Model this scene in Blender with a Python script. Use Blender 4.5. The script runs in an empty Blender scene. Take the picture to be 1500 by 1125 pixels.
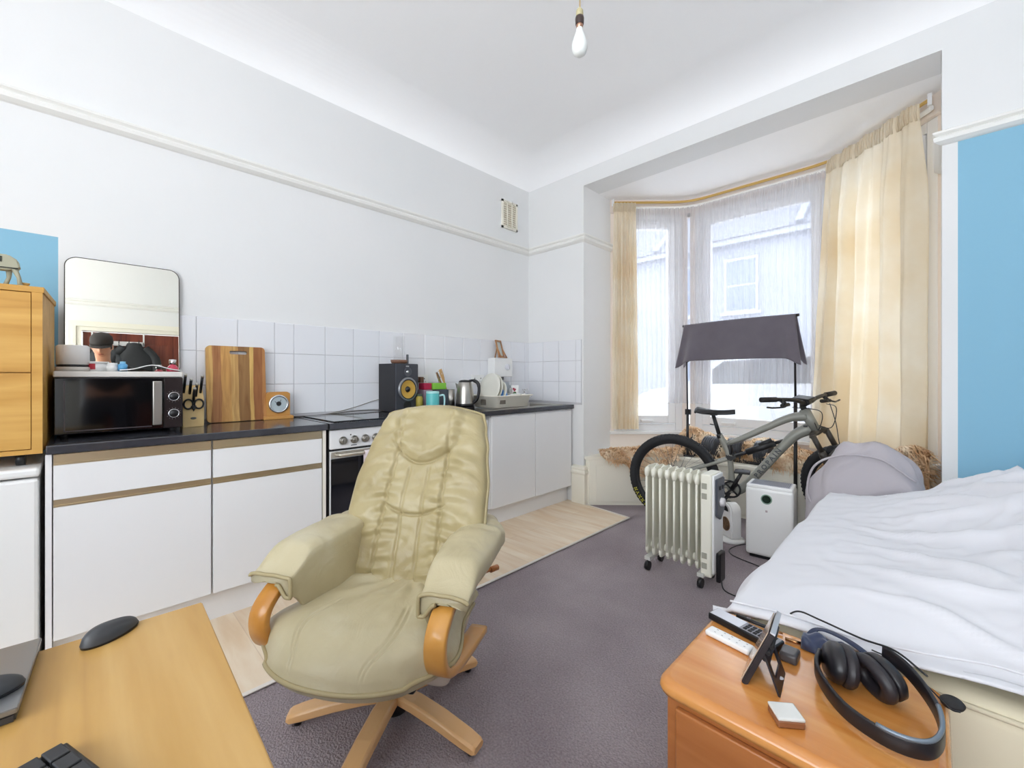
import bpy, bmesh, math, random
from mathutils import Vector, Matrix, noise
random.seed(7)
PI = math.pi
SC = bpy.context.scene
COL = SC.collection
def V(*a): return Vector(a if len(a) > 1 else a[0])
def R(a): return math.radians(a)

# ---------------------------------------------------------------- mesh builder
class MB:
    def __init__(s): s.bm = bmesh.new()
    def _faces(s, vs, fs, smooth=False, mi=0):
        b = [s.bm.verts.new(v) for v in vs]
        out = []
        for f in fs:
            try:
                q = s.bm.faces.new([b[i] for i in f]); q.smooth = smooth; q.material_index = mi; out.append(q)
            except ValueError: pass
        return out
    def box(s, x0, x1, y0, y1, z0, z1, bev=0, m=None, seg=2, mi=0):
        t = bmesh.new()
        vs = [t.verts.new((x, y, z)) for x in (x0, x1) for y in (y0, y1) for z in (z0, z1)]
        for f in ((0,1,3,2),(4,6,7,5),(0,4,5,1),(2,3,7,6),(0,2,6,4),(1,5,7,3)):
            t.faces.new([vs[i] for i in f])
        if bev > 0:
            q = bmesh.ops.bevel(t, geom=t.edges[:], offset=bev, segments=seg, affect='EDGES', profile=0.6, clamp_overlap=True)
            if seg > 1:
                for f in q['faces']: f.smooth = True
        if m is not None: bmesh.ops.transform(t, matrix=m, verts=t.verts[:])
        for f in t.faces: f.material_index = mi
        s._merge(t); return s
    def _merge(s, t):
        me = bpy.data.meshes.new('tmp'); t.to_mesh(me); t.free(); s.bm.from_mesh(me); bpy.data.meshes.remove(me)
    def tube(s, pts, r, seg=8, caps=True, closed=False, flat=None, mi=0):
        """tube through points; r number or list; flat=(w,h,up) makes a flat strip section"""
        P = [Vector(p) for p in pts]; n = len(P); rings = []
        up = Vector((0, 0, 1)) if not flat else Vector(flat[2])
        prev = None
        for i, p in enumerate(P):
            if closed: d = P[(i+1) % n] - P[i-1]
            else: d = P[min(i+1, n-1)] - P[max(i-1, 0)]
            d.normalize()
            if flat: u = up - d*up.dot(d)
            elif prev is None:
                a = Vector((0, 0, 1)) if abs(d.z) < .9 else Vector((1, 0, 0)); u = a - d*a.dot(d)
            else: u = prev - d*prev.dot(d)
            u.normalize(); prev = u; w = d.cross(u)
            rr = r[i] if isinstance(r, (list, tuple)) else r
            ring = []
            if flat:
                ww = flat[0] if not isinstance(flat[0], (list, tuple)) else flat[0][i]; hh = flat[1]
                k = min(ww, hh)*.35
                sec = []
                for (a, b) in ((1,1),(-1,1),(-1,-1),(1,-1)):
                    c1 = (a*ww/2, b*(hh/2-k)); c2 = (a*(ww/2-k), b*hh/2)
                    mid = (a*(ww/2-k*.3), b*(hh/2-k*.3))
                    sec += [c1, mid, c2] if a*b > 0 else [c2, mid, c1]
                ring = [p + w*x + u*y for x, y in sec]
            else:
                for k in range(seg):
                    t = 2*PI*k/seg; ring.append(p + (u*math.cos(t) + w*math.sin(t))*rr)
            rings.append([s.bm.verts.new(q) for q in ring])
        m = len(rings[0])
        for i in range(n if closed else n-1):
            A, B = rings[i], rings[(i+1) % n]
            for k in range(m):
                f = s.bm.faces.new((A[k], A[(k+1) % m], B[(k+1) % m], B[k])); f.smooth = True; f.material_index = mi
        if caps and not closed:
            for rg, rev in ((rings[0], True), (rings[-1], False)):
                f = s.bm.faces.new(rg[::-1] if rev else rg); f.material_index = mi
        return s
    def cyl(s, a, b, r, r2=None, seg=24, caps=True):
        return s.tube([a, b], [r, r if r2 is None else r2], seg=seg, caps=caps)
    def lathe(s, prof, c=(0,0,0), seg=32, m=None, cap=False, mi=0):
        """prof list of (r,z) about local z at c"""
        M_ = m or Matrix.Identity(4); c = Vector(c); rings = []
        for (r, z) in prof:
            if r < 1e-6: rings.append([s.bm.verts.new(M_ @ (c + Vector((0,0,z))))])
            else: rings.append([s.bm.verts.new(M_ @ (c + Vector((r*math.cos(2*PI*k/seg), r*math.sin(2*PI*k/seg), z)))) for k in range(seg)])
        for A, B in zip(rings, rings[1:]):
            for k in range(seg):
                k2 = (k+1) % seg
                if len(A) == 1 and len(B) == 1: continue
                if len(A) == 1: f = s.bm.faces.new((A[0], B[k2], B[k]))
                elif len(B) == 1: f = s.bm.faces.new((A[k], A[k2], B[0]))
                else: f = s.bm.faces.new((A[k], A[k2], B[k2], B[k]))
                f.smooth = True; f.material_index = mi
        if cap:
            for g in (rings[0], rings[-1]):
                if len(g) > 2: s.bm.faces.new(g)
        return s
    def prism(s, pts, off, bev=0):
        """closed outline (3-D points, planar) extruded by vector off"""
        t = bmesh.new(); off = Vector(off); n = len(pts)
        a = [t.verts.new(p) for p in pts]; b = [t.verts.new(Vector(p)+off) for p in pts]
        t.faces.new(a[::-1]); t.faces.new(b)
        for i in range(n): t.faces.new((a[i], a[(i+1) % n], b[(i+1) % n], b[i]))
        bmesh.ops.recalc_face_normals(t, faces=t.faces[:])
        if bev > 0:
            ed = [e for e in t.edges if len(e.link_faces) == 2 and e.calc_face_angle(0) > .5]
            bmesh.ops.bevel(t, geom=ed, offset=bev, segments=2, affect='EDGES', clamp_overlap=True)
        s._merge(t); return s
    def grid(s, f, nu, nv, cu=False, mi=0, smooth=True):
        g = [[s.bm.verts.new(f(i/(nu if cu else nu-1), j/(nv-1))) for j in range(nv)] for i in range(nu)]
        for i in range(nu if cu else nu-1):
            for j in range(nv-1):
                q = s.bm.faces.new((g[i][j], g[(i+1) % nu][j], g[(i+1) % nu][j+1], g[i][j+1])); q.smooth = smooth; q.material_index = mi
        return g
    def ell(s, c, r, m=None, nu=24, nv=14, pw=1.0):
        c = Vector(c)
        prof = []
        def pt(u, v):
            th = 2*PI*u; ph = PI*(v-.5)
            def sp(x): return math.copysign(abs(x)**pw, x)
            p = Vector((r[0]*sp(math.cos(ph))*sp(math.cos(th)), r[1]*sp(math.cos(ph))*sp(math.sin(th)), r[2]*sp(math.sin(ph))))
            if m is not None: p = m @ p
            return c + p
        s.grid(pt, nu, nv, cu=True); bmesh.ops.remove_doubles(s.bm, verts=s.bm.verts[:], dist=1e-6); return s
    def xf(s, m): bmesh.ops.transform(s.bm, matrix=m, verts=s.bm.verts[:]); return s
    def recalc(s): bmesh.ops.recalc_face_normals(s.bm, faces=s.bm.faces[:]); return s
    def build(s, name, mat, parent=None, loc=None, rz=0, bev=0, smooth=None, sub=0, solid=0, label=None, recalc=True, kind=None):
        if recalc: bmesh.ops.recalc_face_normals(s.bm, faces=s.bm.faces[:])
        me = bpy.data.meshes.new(name); s.bm.to_mesh(me); s.bm.free()
        o = bpy.data.objects.new(name, me); COL.objects.link(o)
        for m in (mat if isinstance(mat, (list, tuple)) else [mat]): me.materials.append(m)
        if smooth is not None: me.polygons.foreach_set('use_smooth', [smooth]*len(me.polygons))
        if parent is not None: o.parent = parent
        if loc is not None: o.location = loc
        if rz: o.rotation_euler.z = rz
        if solid:
            q = o.modifiers.new('solid', 'SOLIDIFY'); q.thickness = solid; q.offset = 0
        if bev:
            q = o.modifiers.new('bevel', 'BEVEL'); q.width = bev; q.segments = 2; q.limit_method = 'ANGLE'; q.angle_limit = R(40); q.harden_normals = False
        if sub:
            q = o.modifiers.new('sub', 'SUBSURF'); q.levels = sub; q.render_levels = sub
        if label: o['label'] = label
        if kind: o['kind'] = kind
        return o

def thing(name, label, cat, loc=(0,0,0), rz=0, group=None):
    o = bpy.data.objects.new(name, None); COL.objects.link(o); o.empty_display_size = .05
    o.location = loc; o.rotation_euler = (0, 0, rz); tag(o, label, cat, group); return o
def tag(o, label, cat, group=None):
    o['label'] = label; o['category'] = cat
    if group: o['group'] = group
    return o
def struct(o): o['kind'] = 'structure'; return o
def copy_tree(o, parent=None):
    c = o.copy(); COL.objects.link(c)
    if parent is not None: c.parent = parent
    for ch in [x for x in bpy.data.objects if x.parent == o]: copy_tree(ch, c)
    return c
def bez(pts, n=10):
    """Catmull-Rom through points"""
    P = [Vector(p) for p in pts]; P = [2*P[0]-P[1]] + P + [2*P[-1]-P[-2]]; out = []
    for i in range(1, len(P)-2):
        for k in range(n):
            t = k/n; a, b, c, d = P[i-1], P[i], P[i+1], P[i+2]
            out.append(.5*((2*b)+(c-a)*t+(2*a-5*b+4*c-d)*t*t+(3*b-a-3*c+d)*t**3))
    out.append(P[-2]); return out
def text_mb(s, size, depth=.0005, bold=0.0, spacing=1.0):
    cu = bpy.data.curves.new('t', 'FONT'); cu.body = s; cu.size = size; cu.extrude = depth; cu.offset = bold
    cu.align_x = 'CENTER'; cu.align_y = 'CENTER'; cu.space_character = spacing; cu.resolution_u = 2
    o = bpy.data.objects.new('t', cu); COL.objects.link(o); bpy.context.view_layer.update()
    me = bpy.data.meshes.new_from_object(o.evaluated_get(bpy.context.evaluated_depsgraph_get()))
    bpy.data.objects.remove(o); bpy.data.curves.remove(cu)
    m = MB(); m.bm.from_mesh(me); bpy.data.meshes.remove(me); return m

# ---------------------------------------------------------------- materials
def lin(c):
    if isinstance(c, str):
        c = [int(c[i:i+2], 16)/255 for i in (0, 2, 4)]
    return tuple((x/12.92 if x <= .04045 else ((x+.055)/1.055)**2.4) for x in c) + (1,)
class NT:
    def __init__(s, name):
        s.m = bpy.data.materials.new(name); s.m.use_nodes = True; s.t = s.m.node_tree; s.n = s.t.nodes; s.n.clear()
        s.out = s.n.new('ShaderNodeOutputMaterial')
    def node(s, ty, **k):
        q = s.n.new(ty)
        for a, b in k.items():
            if a.startswith('i_'):
                q.inputs[int(a[2:]) if a[2:].isdigit() else a[2:].replace('_', ' ')].default_value = b
            else: setattr(q, a, b)
        return q
    def l(s, a, b): s.t.links.new(a, b)
    def ramp(s, fac, stops, interp='LINEAR'):
        r = s.n.new('ShaderNodeValToRGB'); r.color_ramp.interpolation = interp
        e = r.color_ramp.elements
        while len(e) < len(stops): e.new(.5)
        for k, (p, c) in zip(e, stops): k.position = p; k.color = lin(c) if isinstance(c, str) else c
        s.l(fac, r.inputs[0]); return r.outputs[0]
def pbr(name, col, rough=.5, metal=0, spec=.5, noise_amt=0, noise_scale=20, bump=0, bump_scale=200, col2=None, coat=0, sheen=0, coord='Object', stretch=None, trans=0, emit=0, alpha=1, bdist=.002):
    t = NT(name); p = t.node('ShaderNodeBsdfPrincipled'); t.l(p.outputs[0], t.out.inputs[0])
    p.inputs['Base Color'].default_value = lin(col); p.inputs['Roughness'].default_value = rough
    p.inputs['Metallic'].default_value = metal; p.inputs['Specular IOR Level'].default_value = spec
    p.inputs['Coat Weight'].default_value = coat; p.inputs['Coat Roughness'].default_value = .08
    p.inputs['Sheen Weight'].default_value = sheen; p.inputs['Transmission Weight'].default_value = trans
    if alpha < 1: p.inputs['Alpha'].default_value = alpha
    if emit: p.inputs['Emission Color'].default_value = lin(col); p.inputs['Emission Strength'].default_value = emit
    tc = t.node('ShaderNodeTexCoord'); src = tc.outputs[coord]
    if stretch:
        mp = t.node('ShaderNodeMapping'); mp.inputs['Scale'].default_value = stretch; t.l(src, mp.inputs[0]); src = mp.outputs[0]
    if col2:
        nz = t.node('ShaderNodeTexNoise', i_Scale=noise_scale, i_Detail=5.0); t.l(src, nz.inputs['Vector'])
        a = .5 - noise_amt; b = .5 + noise_amt
        c = t.ramp(nz.outputs[0], [(max(0, .5-.5*(1-noise_amt)), col), (min(1, .5+.5*(1-noise_amt)), col2)])
        t.l(c, p.inputs['Base Color'])
    if bump:
        nb = t.node('ShaderNodeTexNoise', i_Scale=bump_scale, i_Detail=4.0); t.l(src, nb.inputs['Vector'])
        b = t.node('ShaderNodeBump', i_Strength=bump, i_Distance=bdist); t.l(nb.outputs[0], b.inputs['Height']); t.l(b.outputs[0], p.inputs['Normal'])
    return t.m
def wood(name, dark, mid, light, axis='Y', scale=6, rough=.4, planks=None, knots=True, coat=0.0, off=0.0, fine=60):
    """procedural timber with grain running along axis (object space)"""
    t = NT(name); p = t.node('ShaderNodeBsdfPrincipled'); t.l(p.outputs[0], t.out.inputs[0])
    p.inputs['Roughness'].default_value = rough; p.inputs['Coat Weight'].default_value = coat; p.inputs['Coat Roughness'].default_value = .15
    tc = t.node('ShaderNodeTexCoord'); mp = t.node('ShaderNodeMapping'); t.l(tc.outputs['Object'], mp.inputs[0])
    sc = {'X': (.09, 1, 1), 'Y': (1, .09, 1), 'Z': (1, 1, .09)}[axis]
    mp.inputs['Scale'].default_value = sc; mp.inputs['Location'].default_value = (off, off, off)
    n1 = t.node('ShaderNodeTexNoise', i_Scale=scale, i_Detail=3.0, i_Distortion=.6); t.l(mp.outputs[0], n1.inputs['Vector'])
    n2 = t.node('ShaderNodeTexNoise', i_Scale=scale*fine/6, i_Detail=3.0); t.l(mp.outputs[0], n2.inputs['Vector'])
    mul = t.node('ShaderNodeMath', operation='MULTIPLY', i_1=6.0); t.l(n1.outputs[0], mul.inputs[0])
    fr = t.node('ShaderNodeMath', operation='PINGPONG', i_1=1.0); t.l(mul.outputs[0], fr.inputs[0])
    mx = t.node('ShaderNodeMath', operation='MULTIPLY_ADD', i_1=.55); t.l(fr.outputs[0], mx.inputs[0])
    m2 = t.node('ShaderNodeMath', operation='MULTIPLY', i_1=.45); t.l(n2.outputs[0], m2.inputs[0]); t.l(m2.outputs[0], mx.inputs[2])
    c = t.ramp(mx.outputs[0], [(.12, dark), (.42, mid), (.85, light)])
    t.l(c, p.inputs['Base Color'])
    b = t.node('ShaderNodeBump', i_Strength=.08, i_Distance=.001); t.l(n2.outputs[0], b.inputs['Height']); t.l(b.outputs[0], p.inputs['Normal'])
    return t.m
# ---------------------------------------------------------------- shared materials
WHITE = pbr('white_gloss', 'E9E9EA', .22, spec=.5)
WHITE_MAT = pbr('white_satin_paint', 'EDECE8', .45, bump=.15, bump_scale=60, bdist=.001)
PLASTIC_W = pbr('white_plastic', 'EBEBEA', .3)
BLACK = pbr('black_plastic', '17171A', .35)
BLACK_M = pbr('black_matt', '1D1C1E', .6)
BLACK_G = pbr('black_glass', '0B0A0C', .06, coat=.5)
CHROME = pbr('chrome', 'D8D8DA', .12, metal=1)
STEEL = pbr('brushed_steel', 'B9B6B0', .3, metal=1, bump=.05, bump_scale=300, stretch=(1, 30, 30))
CREAM_T = pbr('cream_paint', 'EFEBDD', .4, bump=.1, bump_scale=40, bdist=.001)
RUBBER = pbr('tyre_rubber', '232427', .75, bump=.2, bump_scale=400)
OAK = wood('oak_veneer_light', 'C08F3E', 'CE9F4F', 'DBB166', axis='Y', scale=5, rough=.45)
OAK_X = wood('oak_veneer_across', 'B98638', 'C99746', 'D6A758', axis='Y', scale=7, rough=.5, off=3)
OAK_DESK = wood('oak_desk', 'AB8245', 'B88F4E', 'C39D60', axis='X', scale=6, rough=.38, off=7, fine=80)
BEECH_G = wood('golden_beech', 'B87A2E', 'C98B3A', 'D69C4B', axis='Y', scale=3, rough=.3, coat=.3)
BEECH_L = wood('pale_beech', 'D39A5C', 'DFAA6E', 'E6B882', axis='X', scale=3, rough=.32, coat=.2)
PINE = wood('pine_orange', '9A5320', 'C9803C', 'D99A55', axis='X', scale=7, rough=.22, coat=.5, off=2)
# ================================================================ ROOM SHELL
XR, YB, YE, ZC = 4.85, -1.9, 3.2, 3.27
BL, BR, BZ = .674, 2.959, 2.886          # bay opening
def wall_mat(name, kind):
    t = NT(name); p = t.node('ShaderNodeBsdfPrincipled'); t.l(p.outputs[0], t.out.inputs[0]); p.inputs['Roughness'].default_value = .75
    p.inputs['Specular IOR Level'].default_value = .25
    g = t.node('ShaderNodeNewGeometry'); sx = t.node('ShaderNodeSeparateXYZ'); t.l(g.outputs['Position'], sx.inputs[0])
    n = t.node('ShaderNodeTexNoise', i_Scale=1.3, i_Detail=3.0); t.l(g.outputs['Position'], n.inputs['Vector'])
    base = t.ramp(n.outputs[0], [(.3, 'E6E7E7'), (.7, 'EAEAEA')])
    nb = t.node('ShaderNodeTexNoise', i_Scale=14.0, i_Detail=6.0); t.l(g.outputs['Position'], nb.inputs['Vector'])
    b = t.node('ShaderNodeBump', i_Strength=.25, i_Distance=.004); t.l(nb.outputs[0], b.inputs['Height']); t.l(b.outputs[0], p.inputs['Normal'])
    def cmp(sock, op, v):
        q = t.node('ShaderNodeMath', operation=op, i_1=v); t.l(sock, q.inputs[0]); return q.outputs[0]
    def mul(a, c):
        q = t.node('ShaderNodeMath', operation='MULTIPLY'); t.l(a, q.inputs[0]); t.l(c, q.inputs[1]); return q.outputs[0]
    if kind == 'left': mask = mul(cmp(sx.outputs[1], 'LESS_THAN', -.077), cmp(sx.outputs[2], 'LESS_THAN', 1.815))
    elif kind == 'end': mask = mul(cmp(sx.outputs[0], 'GREATER_THAN', 3.017), cmp(sx.outputs[2], 'LESS_THAN', 2.39))
    else: mask = None
    if mask is not None:
        mx = t.node('ShaderNodeMix', data_type='RGBA'); t.l(mask, mx.inputs[0]); t.l(base, mx.inputs[6]); mx.inputs[7].default_value = lin('8CBDD6')
        t.l(mx.outputs[2], p.inputs['Base Color'])
    else: t.l(base, p.inputs['Base Color'])
    return t.m
WM = wall_mat('wall_paint', 'plain')
b = MB(); b.box(-.2, 0, YB-.1, YE+.5, 0, 3.6); struct(b.build('wall_left', wall_mat('wall_paint_left', 'left')))
b = MB(); b.box(-.1, BL, YE, 3.65, 0, 3.6).box(BR, XR+.2, YE, 3.65, 0, 3.6).box(BL, BR, YE, 3.45, BZ, 3.6)
struct(b.build('wall_end', wall_mat('wall_paint_end', 'end')))
# right wall with the door opening seen in the mirror, back wall with an opening for an added, unseen window
DY0, DY1, DZ = .0, 1.0, 2.05
b = MB(); b.box(XR, XR+.2, YB-.1, DY0, 0, 3.6).box(XR, XR+.2, DY1, YE+.1, 0, 3.6).box(XR, XR+.2, DY0, DY1, DZ, 3.6); struct(b.build('wall_right', WM))
WX0, WX1, WZ0, WZ1 = 1.5, 4.5, .75, 2.75
b = MB(); b.box(0, WX0, YB-.2, YB, 0, 3.6).box(WX1, XR, YB-.2, YB, 0, 3.6).box(WX0, WX1, YB-.2, YB, 0, WZ0).box(WX0, WX1, YB-.2, YB, WZ1, 3.6); struct(b.build('wall_back', WM))
b = MB()
for (a, c, e, g) in ((WX0, WX0+.06, WZ0, WZ1), (WX1-.06, WX1, WZ0, WZ1), (WX0, WX1, WZ0, WZ0+.06), (WX0, WX1, WZ1-.06, WZ1), ((WX0+WX1)/2-.03, (WX0+WX1)/2+.03, WZ0, WZ1)):
    b.box(a, c, YB-.12, YB-.05, e, g)
struct(b.build('window_4', WHITE, bev=.004))  # made-up window frame around the fill lamp, out of view
# ceiling with coving
def ceil_ring(th, Rr=.24):
    d = Rr*(1-math.cos(th)); z = ZC-Rr+Rr*math.sin(th)
    return [(d, YB+d, z), (XR-d, YB+d, z), (XR-d, YE-d, z), (d, YE-d, z)]
b = MB(); rings = [[b.bm.verts.new(p) for p in ceil_ring(PI/2*k/12)] for k in range(13)]
for A, B in zip(rings, rings[1:]):
    for k in range(4):
        f = b.bm.faces.new((A[k], A[(k+1) % 4], B[(k+1) % 4], B[k])); f.smooth = True
b.bm.faces.new(rings[-1])
CM = pbr('ceiling_paint', 'FCFCFD', .8, bump=.15, bump_scale=10, bdist=.004, spec=.2)
o = b.build('ceiling', CM); struct(o)
b = MB(); b.box(-.2, XR+.2, YB-.2, YE+.4, 3.4, 3.6); struct(b.build('ceiling_slab', CM))
# ------------------------------------------------ floor
t = NT('carpet'); p = t.node('ShaderNodeBsdfPrincipled'); t.l(p.outputs[0], t.out.inputs[0]); p.inputs['Roughness'].default_value = .95
p.inputs['Specular IOR Level'].default_value = .1
g = t.node('ShaderNodeNewGeometry'); mp = t.node('ShaderNodeMapping'); t.l(g.outputs['Position'], mp.inputs[0]); mp.inputs['Rotation'].default_value = (0, 0, R(12))
vo = t.node('ShaderNodeTexVoronoi', i_Scale=150.0); t.l(mp.outputs[0], vo.inputs['Vector'])
n1 = t.node('ShaderNodeTexNoise', i_Scale=2.2, i_Detail=5.0); t.l(g.outputs['Position'], n1.inputs['Vector'])
n2 = t.node('ShaderNodeTexNoise', i_Scale=140.0, i_Detail=2.0); t.l(g.outputs['Position'], n2.inputs['Vector'])
ad = t.node('ShaderNodeMath', operation='MULTIPLY_ADD', i_1=.5); t.l(n1.outputs[0], ad.inputs[0])
h = t.node('ShaderNodeMath', operation='MULTIPLY', i_1=.5); t.l(n2.outputs[0], h.inputs[0]); t.l(h.outputs[0], ad.inputs[2])
c = t.ramp(ad.outputs[0], [(.3, '83777D'), (.5, '9A8F93'), (.7, 'B0A6A8')]); t.l(c, p.inputs['Base Color'])
ad2 = t.node('ShaderNodeMath', operation='ADD'); t.l(vo.outputs[0], ad2.inputs[0]); t.l(n2.outputs[0], ad2.inputs[1])
bp = t.node('ShaderNodeBump', i_Strength=.8, i_Distance=.004); t.l(ad2.outputs[0], bp.inputs['Height']); t.l(bp.outputs[0], p.inputs['Normal'])
CARPET = t.m
b = MB(); b.box(-.2, XR+.2, YB-.2, 4.4, -.12, 0); struct(b.build('floor', CARPET))
# laminate strip in front of the units
t = NT('laminate'); p = t.node('ShaderNodeBsdfPrincipled'); t.l(p.outputs[0], t.out.inputs[0]); p.inputs['Roughness'].default_value = .42
g = t.node('ShaderNodeNewGeometry'); mp = t.node('ShaderNodeMapping'); t.l(g.outputs['Position'], mp.inputs[0])
br = t.node('ShaderNodeTexBrick', i_Scale=1.0, i_Color1=lin('E8D2B4'), i_Color2=lin('D8BC9B'), i_Mortar=lin('C4A888')); br.inputs['Brick Width'].default_value = 1.25; br.inputs['Row Height'].default_value = .13; br.inputs['Mortar Size'].default_value = .002
br.offset = .37; t.l(mp.outputs[0], br.inputs['Vector'])
mp2 = t.node('ShaderNodeMapping'); t.l(g.outputs['Position'], mp2.inputs[0]); mp2.inputs['Scale'].default_value = (.15, 1, 1)
n = t.node('ShaderNodeTexNoise', i_Scale=16.0, i_Detail=5.0, i_Distortion=.5); t.l(mp2.outputs[0], n.inputs['Vector'])
gr = t.ramp(n.outputs[0], [(.3, 'DCBD98'), (.65, 'F8EEDC')])
mx = t.node('ShaderNodeMix', data_type='RGBA', blend_type='MIX'); mx.inputs[0].default_value = .5; t.l(br.outputs[0], mx.inputs[6]); t.l(gr, mx.inputs[7]); t.l(mx.outputs[2], p.inputs['Base Color'])
b = MB(); b.prism([(0, YB, .0), (1.145, YB, 0), (1.165, 3.14, 0), (.70, 3.2, 0), (0, 3.2, 0)], (0, 0, .008)); struct(b.build('floor_laminate', t.m))
b = MB(); b.tube([(1.145, YB, .008), (1.165, 3.14, .008)], .01, flat=(.018, .006, (0, 0, 1))).tube([(1.165, 3.14, .008), (.70, 3.19, .008)], .01, flat=(.018, .006, (0, 0, 1)))
struct(b.build('trim_1', pbr('threshold_strip', 'E6DFD6', .4)))
# ------------------------------------------------ picture rails, skirting, pilaster foot
def profile_run(b, prof, path, nrm):
    """prof: (d,z) pairs outwards; path: list of points, nrm: list of outward (x,y) at each point"""
    rings = []
    for (x, y), (nx, ny) in zip(path, nrm): rings.append([b.bm.verts.new((x+nx*d, y+ny*d, z)) for d, z in prof])
    for A, B in zip(rings, rings[1:]):
        for k in range(len(prof)-1): b.bm.faces.new((A[k], A[k+1], B[k+1], B[k]))
    for g in (rings[0], rings[-1]):
        try: b.bm.faces.new(g)
        except ValueError: pass
RP = [(0, 2.378), (.012, 2.382), (.03, 2.395), (.034, 2.41), (.03, 2.418), (.02, 2.424), (.034, 2.434), (.036, 2.444), (.02, 2.452), (0, 2.455)]
b = MB(); profile_run(b, RP, [(0, YB), (0, YE)], [(1, 0), (1, -1)]); profile_run(b, RP, [(0, YE), (BL, YE), (BL, 3.65)], [(1, -1), (1, -1), (1, 0)])
struct(b.build('trim_2', WHITE_MAT))
b = MB(); profile_run(b, RP, [(BR, 3.64), (BR, YE), (XR, YE), (XR, YB)], [(-1, 0), (-1, -1), (-1, -1), (-1, 0)]); struct(b.build('trim_3', WHITE_MAT))
SK = [(.03, 0), (.03, .27), (.042, .285), (.042, .30), (.03, .312), (.036, .325), (.03, .338), (.012, .345), (0, .35)]
b = MB(); profile_run(b, SK, [(.56, YE), (BL+.0, YE), (BL, 3.3)], [(0, -1), (1, -1), (1, 0)]); struct(b.build('baseboard_end', CREAM_T, bev=.002))
b = MB(); profile_run(b, SK, [(BR, 3.3), (BR, YE), (XR, YE), (XR, 1.1)], [(-1, 0), (-1, -1), (-1, -1), (-1, 0)]); struct(b.build('baseboard_right', CREAM_T))
# ------------------------------------------------ bay
PB = [(BL, 3.64), (1.22, 4.19), (2.41, 4.19), (BR, 3.64)]
def seg_frame(A, B):
    d = Vector((B[0]-A[0], B[1]-A[1], 0)); L = d.length; d.normalize(); n = Vector((-d.y, d.x, 0))   # n outwards
    return Matrix(((d.x, n.x, 0, A[0]), (d.y, n.y, 0, A[1]), (0, 0, 1, 0), (0, 0, 0, 1))), L
GLASS_T = NT('window_glass'); a = GLASS_T.node('ShaderNodeBsdfTransparent'); gl = GLASS_T.node('ShaderNodeBsdfGlossy', i_Roughness=.02); mxs = GLASS_T.node('ShaderNodeMixShader', i_0=.06)
GLASS_T.l(a.outputs[0], mxs.inputs[1]); GLASS_T.l(gl.outputs[0], mxs.inputs[2]); GLASS_T.l(mxs.outputs[0], GLASS_T.out.inputs[0]); WGLASS = GLASS_T.m
BAYW = MB(); BAYP = pbr('bay_plaster', 'EADFD6', .7, bump=.2, bump_scale=20, bdist=.003)
for i in range(3):
    M_, L = seg_frame(PB[i], PB[i+1])
    e0 = -.0 if i == 0 else -.05; e1 = L if i == 2 else L+.05
    BAYW.box(e0, e1, .0, .25, 0, .62, m=M_).box(e0, e1, .0, .25, 2.76, 3.05, m=M_)
    BAYW.box(0, .05, .03, .2, .62, 2.76, m=M_).box(L-.05, L, .03, .2, .62, 2.76, m=M_)
struct(BAYW.build('wall_bay', BAYP))
b = MB(); b.prism([(BL, 3.45, BZ), (BR, 3.45, BZ), (BR, 3.65, BZ), (BR+.1, 3.65, BZ), (BR+.1, 3.8, BZ), (2.5, 4.5, BZ), (1.1, 4.5, BZ), (BL-.1, 3.8, BZ), (BL-.1, 3.65, BZ), (BL, 3.65, BZ)], (0, 0, .2)); struct(b.build('ceiling_bay', CM))
for i in range(3):
    M_, L = seg_frame(PB[i], PB[i+1]); b = MB(); z0, z1 = .62, 2.76
    y0, y1 = .03, .10
    for (a0, a1, c0, c1) in ((.05, .12, z0, z1), (L-.12, L-.05, z0, z1), (.12, L-.12, z0, z0+.07), (.12, L-.12, z1-.07, z1)):
        b.box(a0, a1, y0, y1, c0, c1, bev=.006, m=M_)
    s0, s1, q0, q1 = .125, L-.125, z0+.075, z1-.075       # sash
    for (a0, a1, c0, c1) in ((s0, s0+.075, q0, q1), (s1-.075, s1, q0, q1), (s0+.075, s1-.075, q0, q0+.08), (s0+.075, s1-.075, q1-.08, q1)):
        b.box(a0, a1, .012, .07, c0, c1, bev=.008, m=M_)
    b.box(0, L, -.03, .06, z0-.025, z0+.004, bev=.004, m=M_)
    b.box(s0+.18, s0+.30, -.012, .012, q0+.02, q0+.04, bev=.004, m=M_)          # handle
    wf = b.build('window_%d' % (i+1), WHITE); struct(wf)
    g = MB(); g.box(s0+.07, s1-.07, .035, .041, q0+.07, q1-.07, m=M_); gp = g.build('pane', WGLASS, wf)
# ------------------------------------------------ window seat
seat = thing('window_seat', 'white painted boxed-in window seat filling the foot of the bay', 'window seat', (0, 0, 0))
sf = [(.72, 3.22), (1.33, 3.80), (2.955, 3.80)]
b = MB(); b.prism([(.72, 3.22, 0), (1.33, 3.80, 0), (2.62, 3.80, 0), (2.955, 3.50, 0), (2.955, 3.64, 0)] + [(2.41, 4.18, 0), (1.22, 4.18, 0), (.68, 3.64, 0), (.68, 3.22, 0)], (0, 0, .405)); b.build('body', CREAM_T, seat)
b = MB(); b.prism([(.715, 3.205, .405), (1.335, 3.785, .405), (2.615, 3.785, .405), (2.956, 3.48, .405), (2.956, 3.64, .405), (2.41, 4.185, .405), (1.22, 4.185, .405), (.677, 3.64, .405), (.677, 3.205, .405)], (0, 0, .028)); b.build('lid', CREAM_T, seat, bev=.005)
M_, L = seg_frame((.72, 3.22), (1.33, 3.80))
b = MB(); b.box(.06, .6, -.006, 0, .03, .36, bev=.003, m=M_); b.build('front_panel', CREAM_T, seat)
M_, L = seg_frame((1.33, 3.80), (2.62, 3.80))
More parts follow.
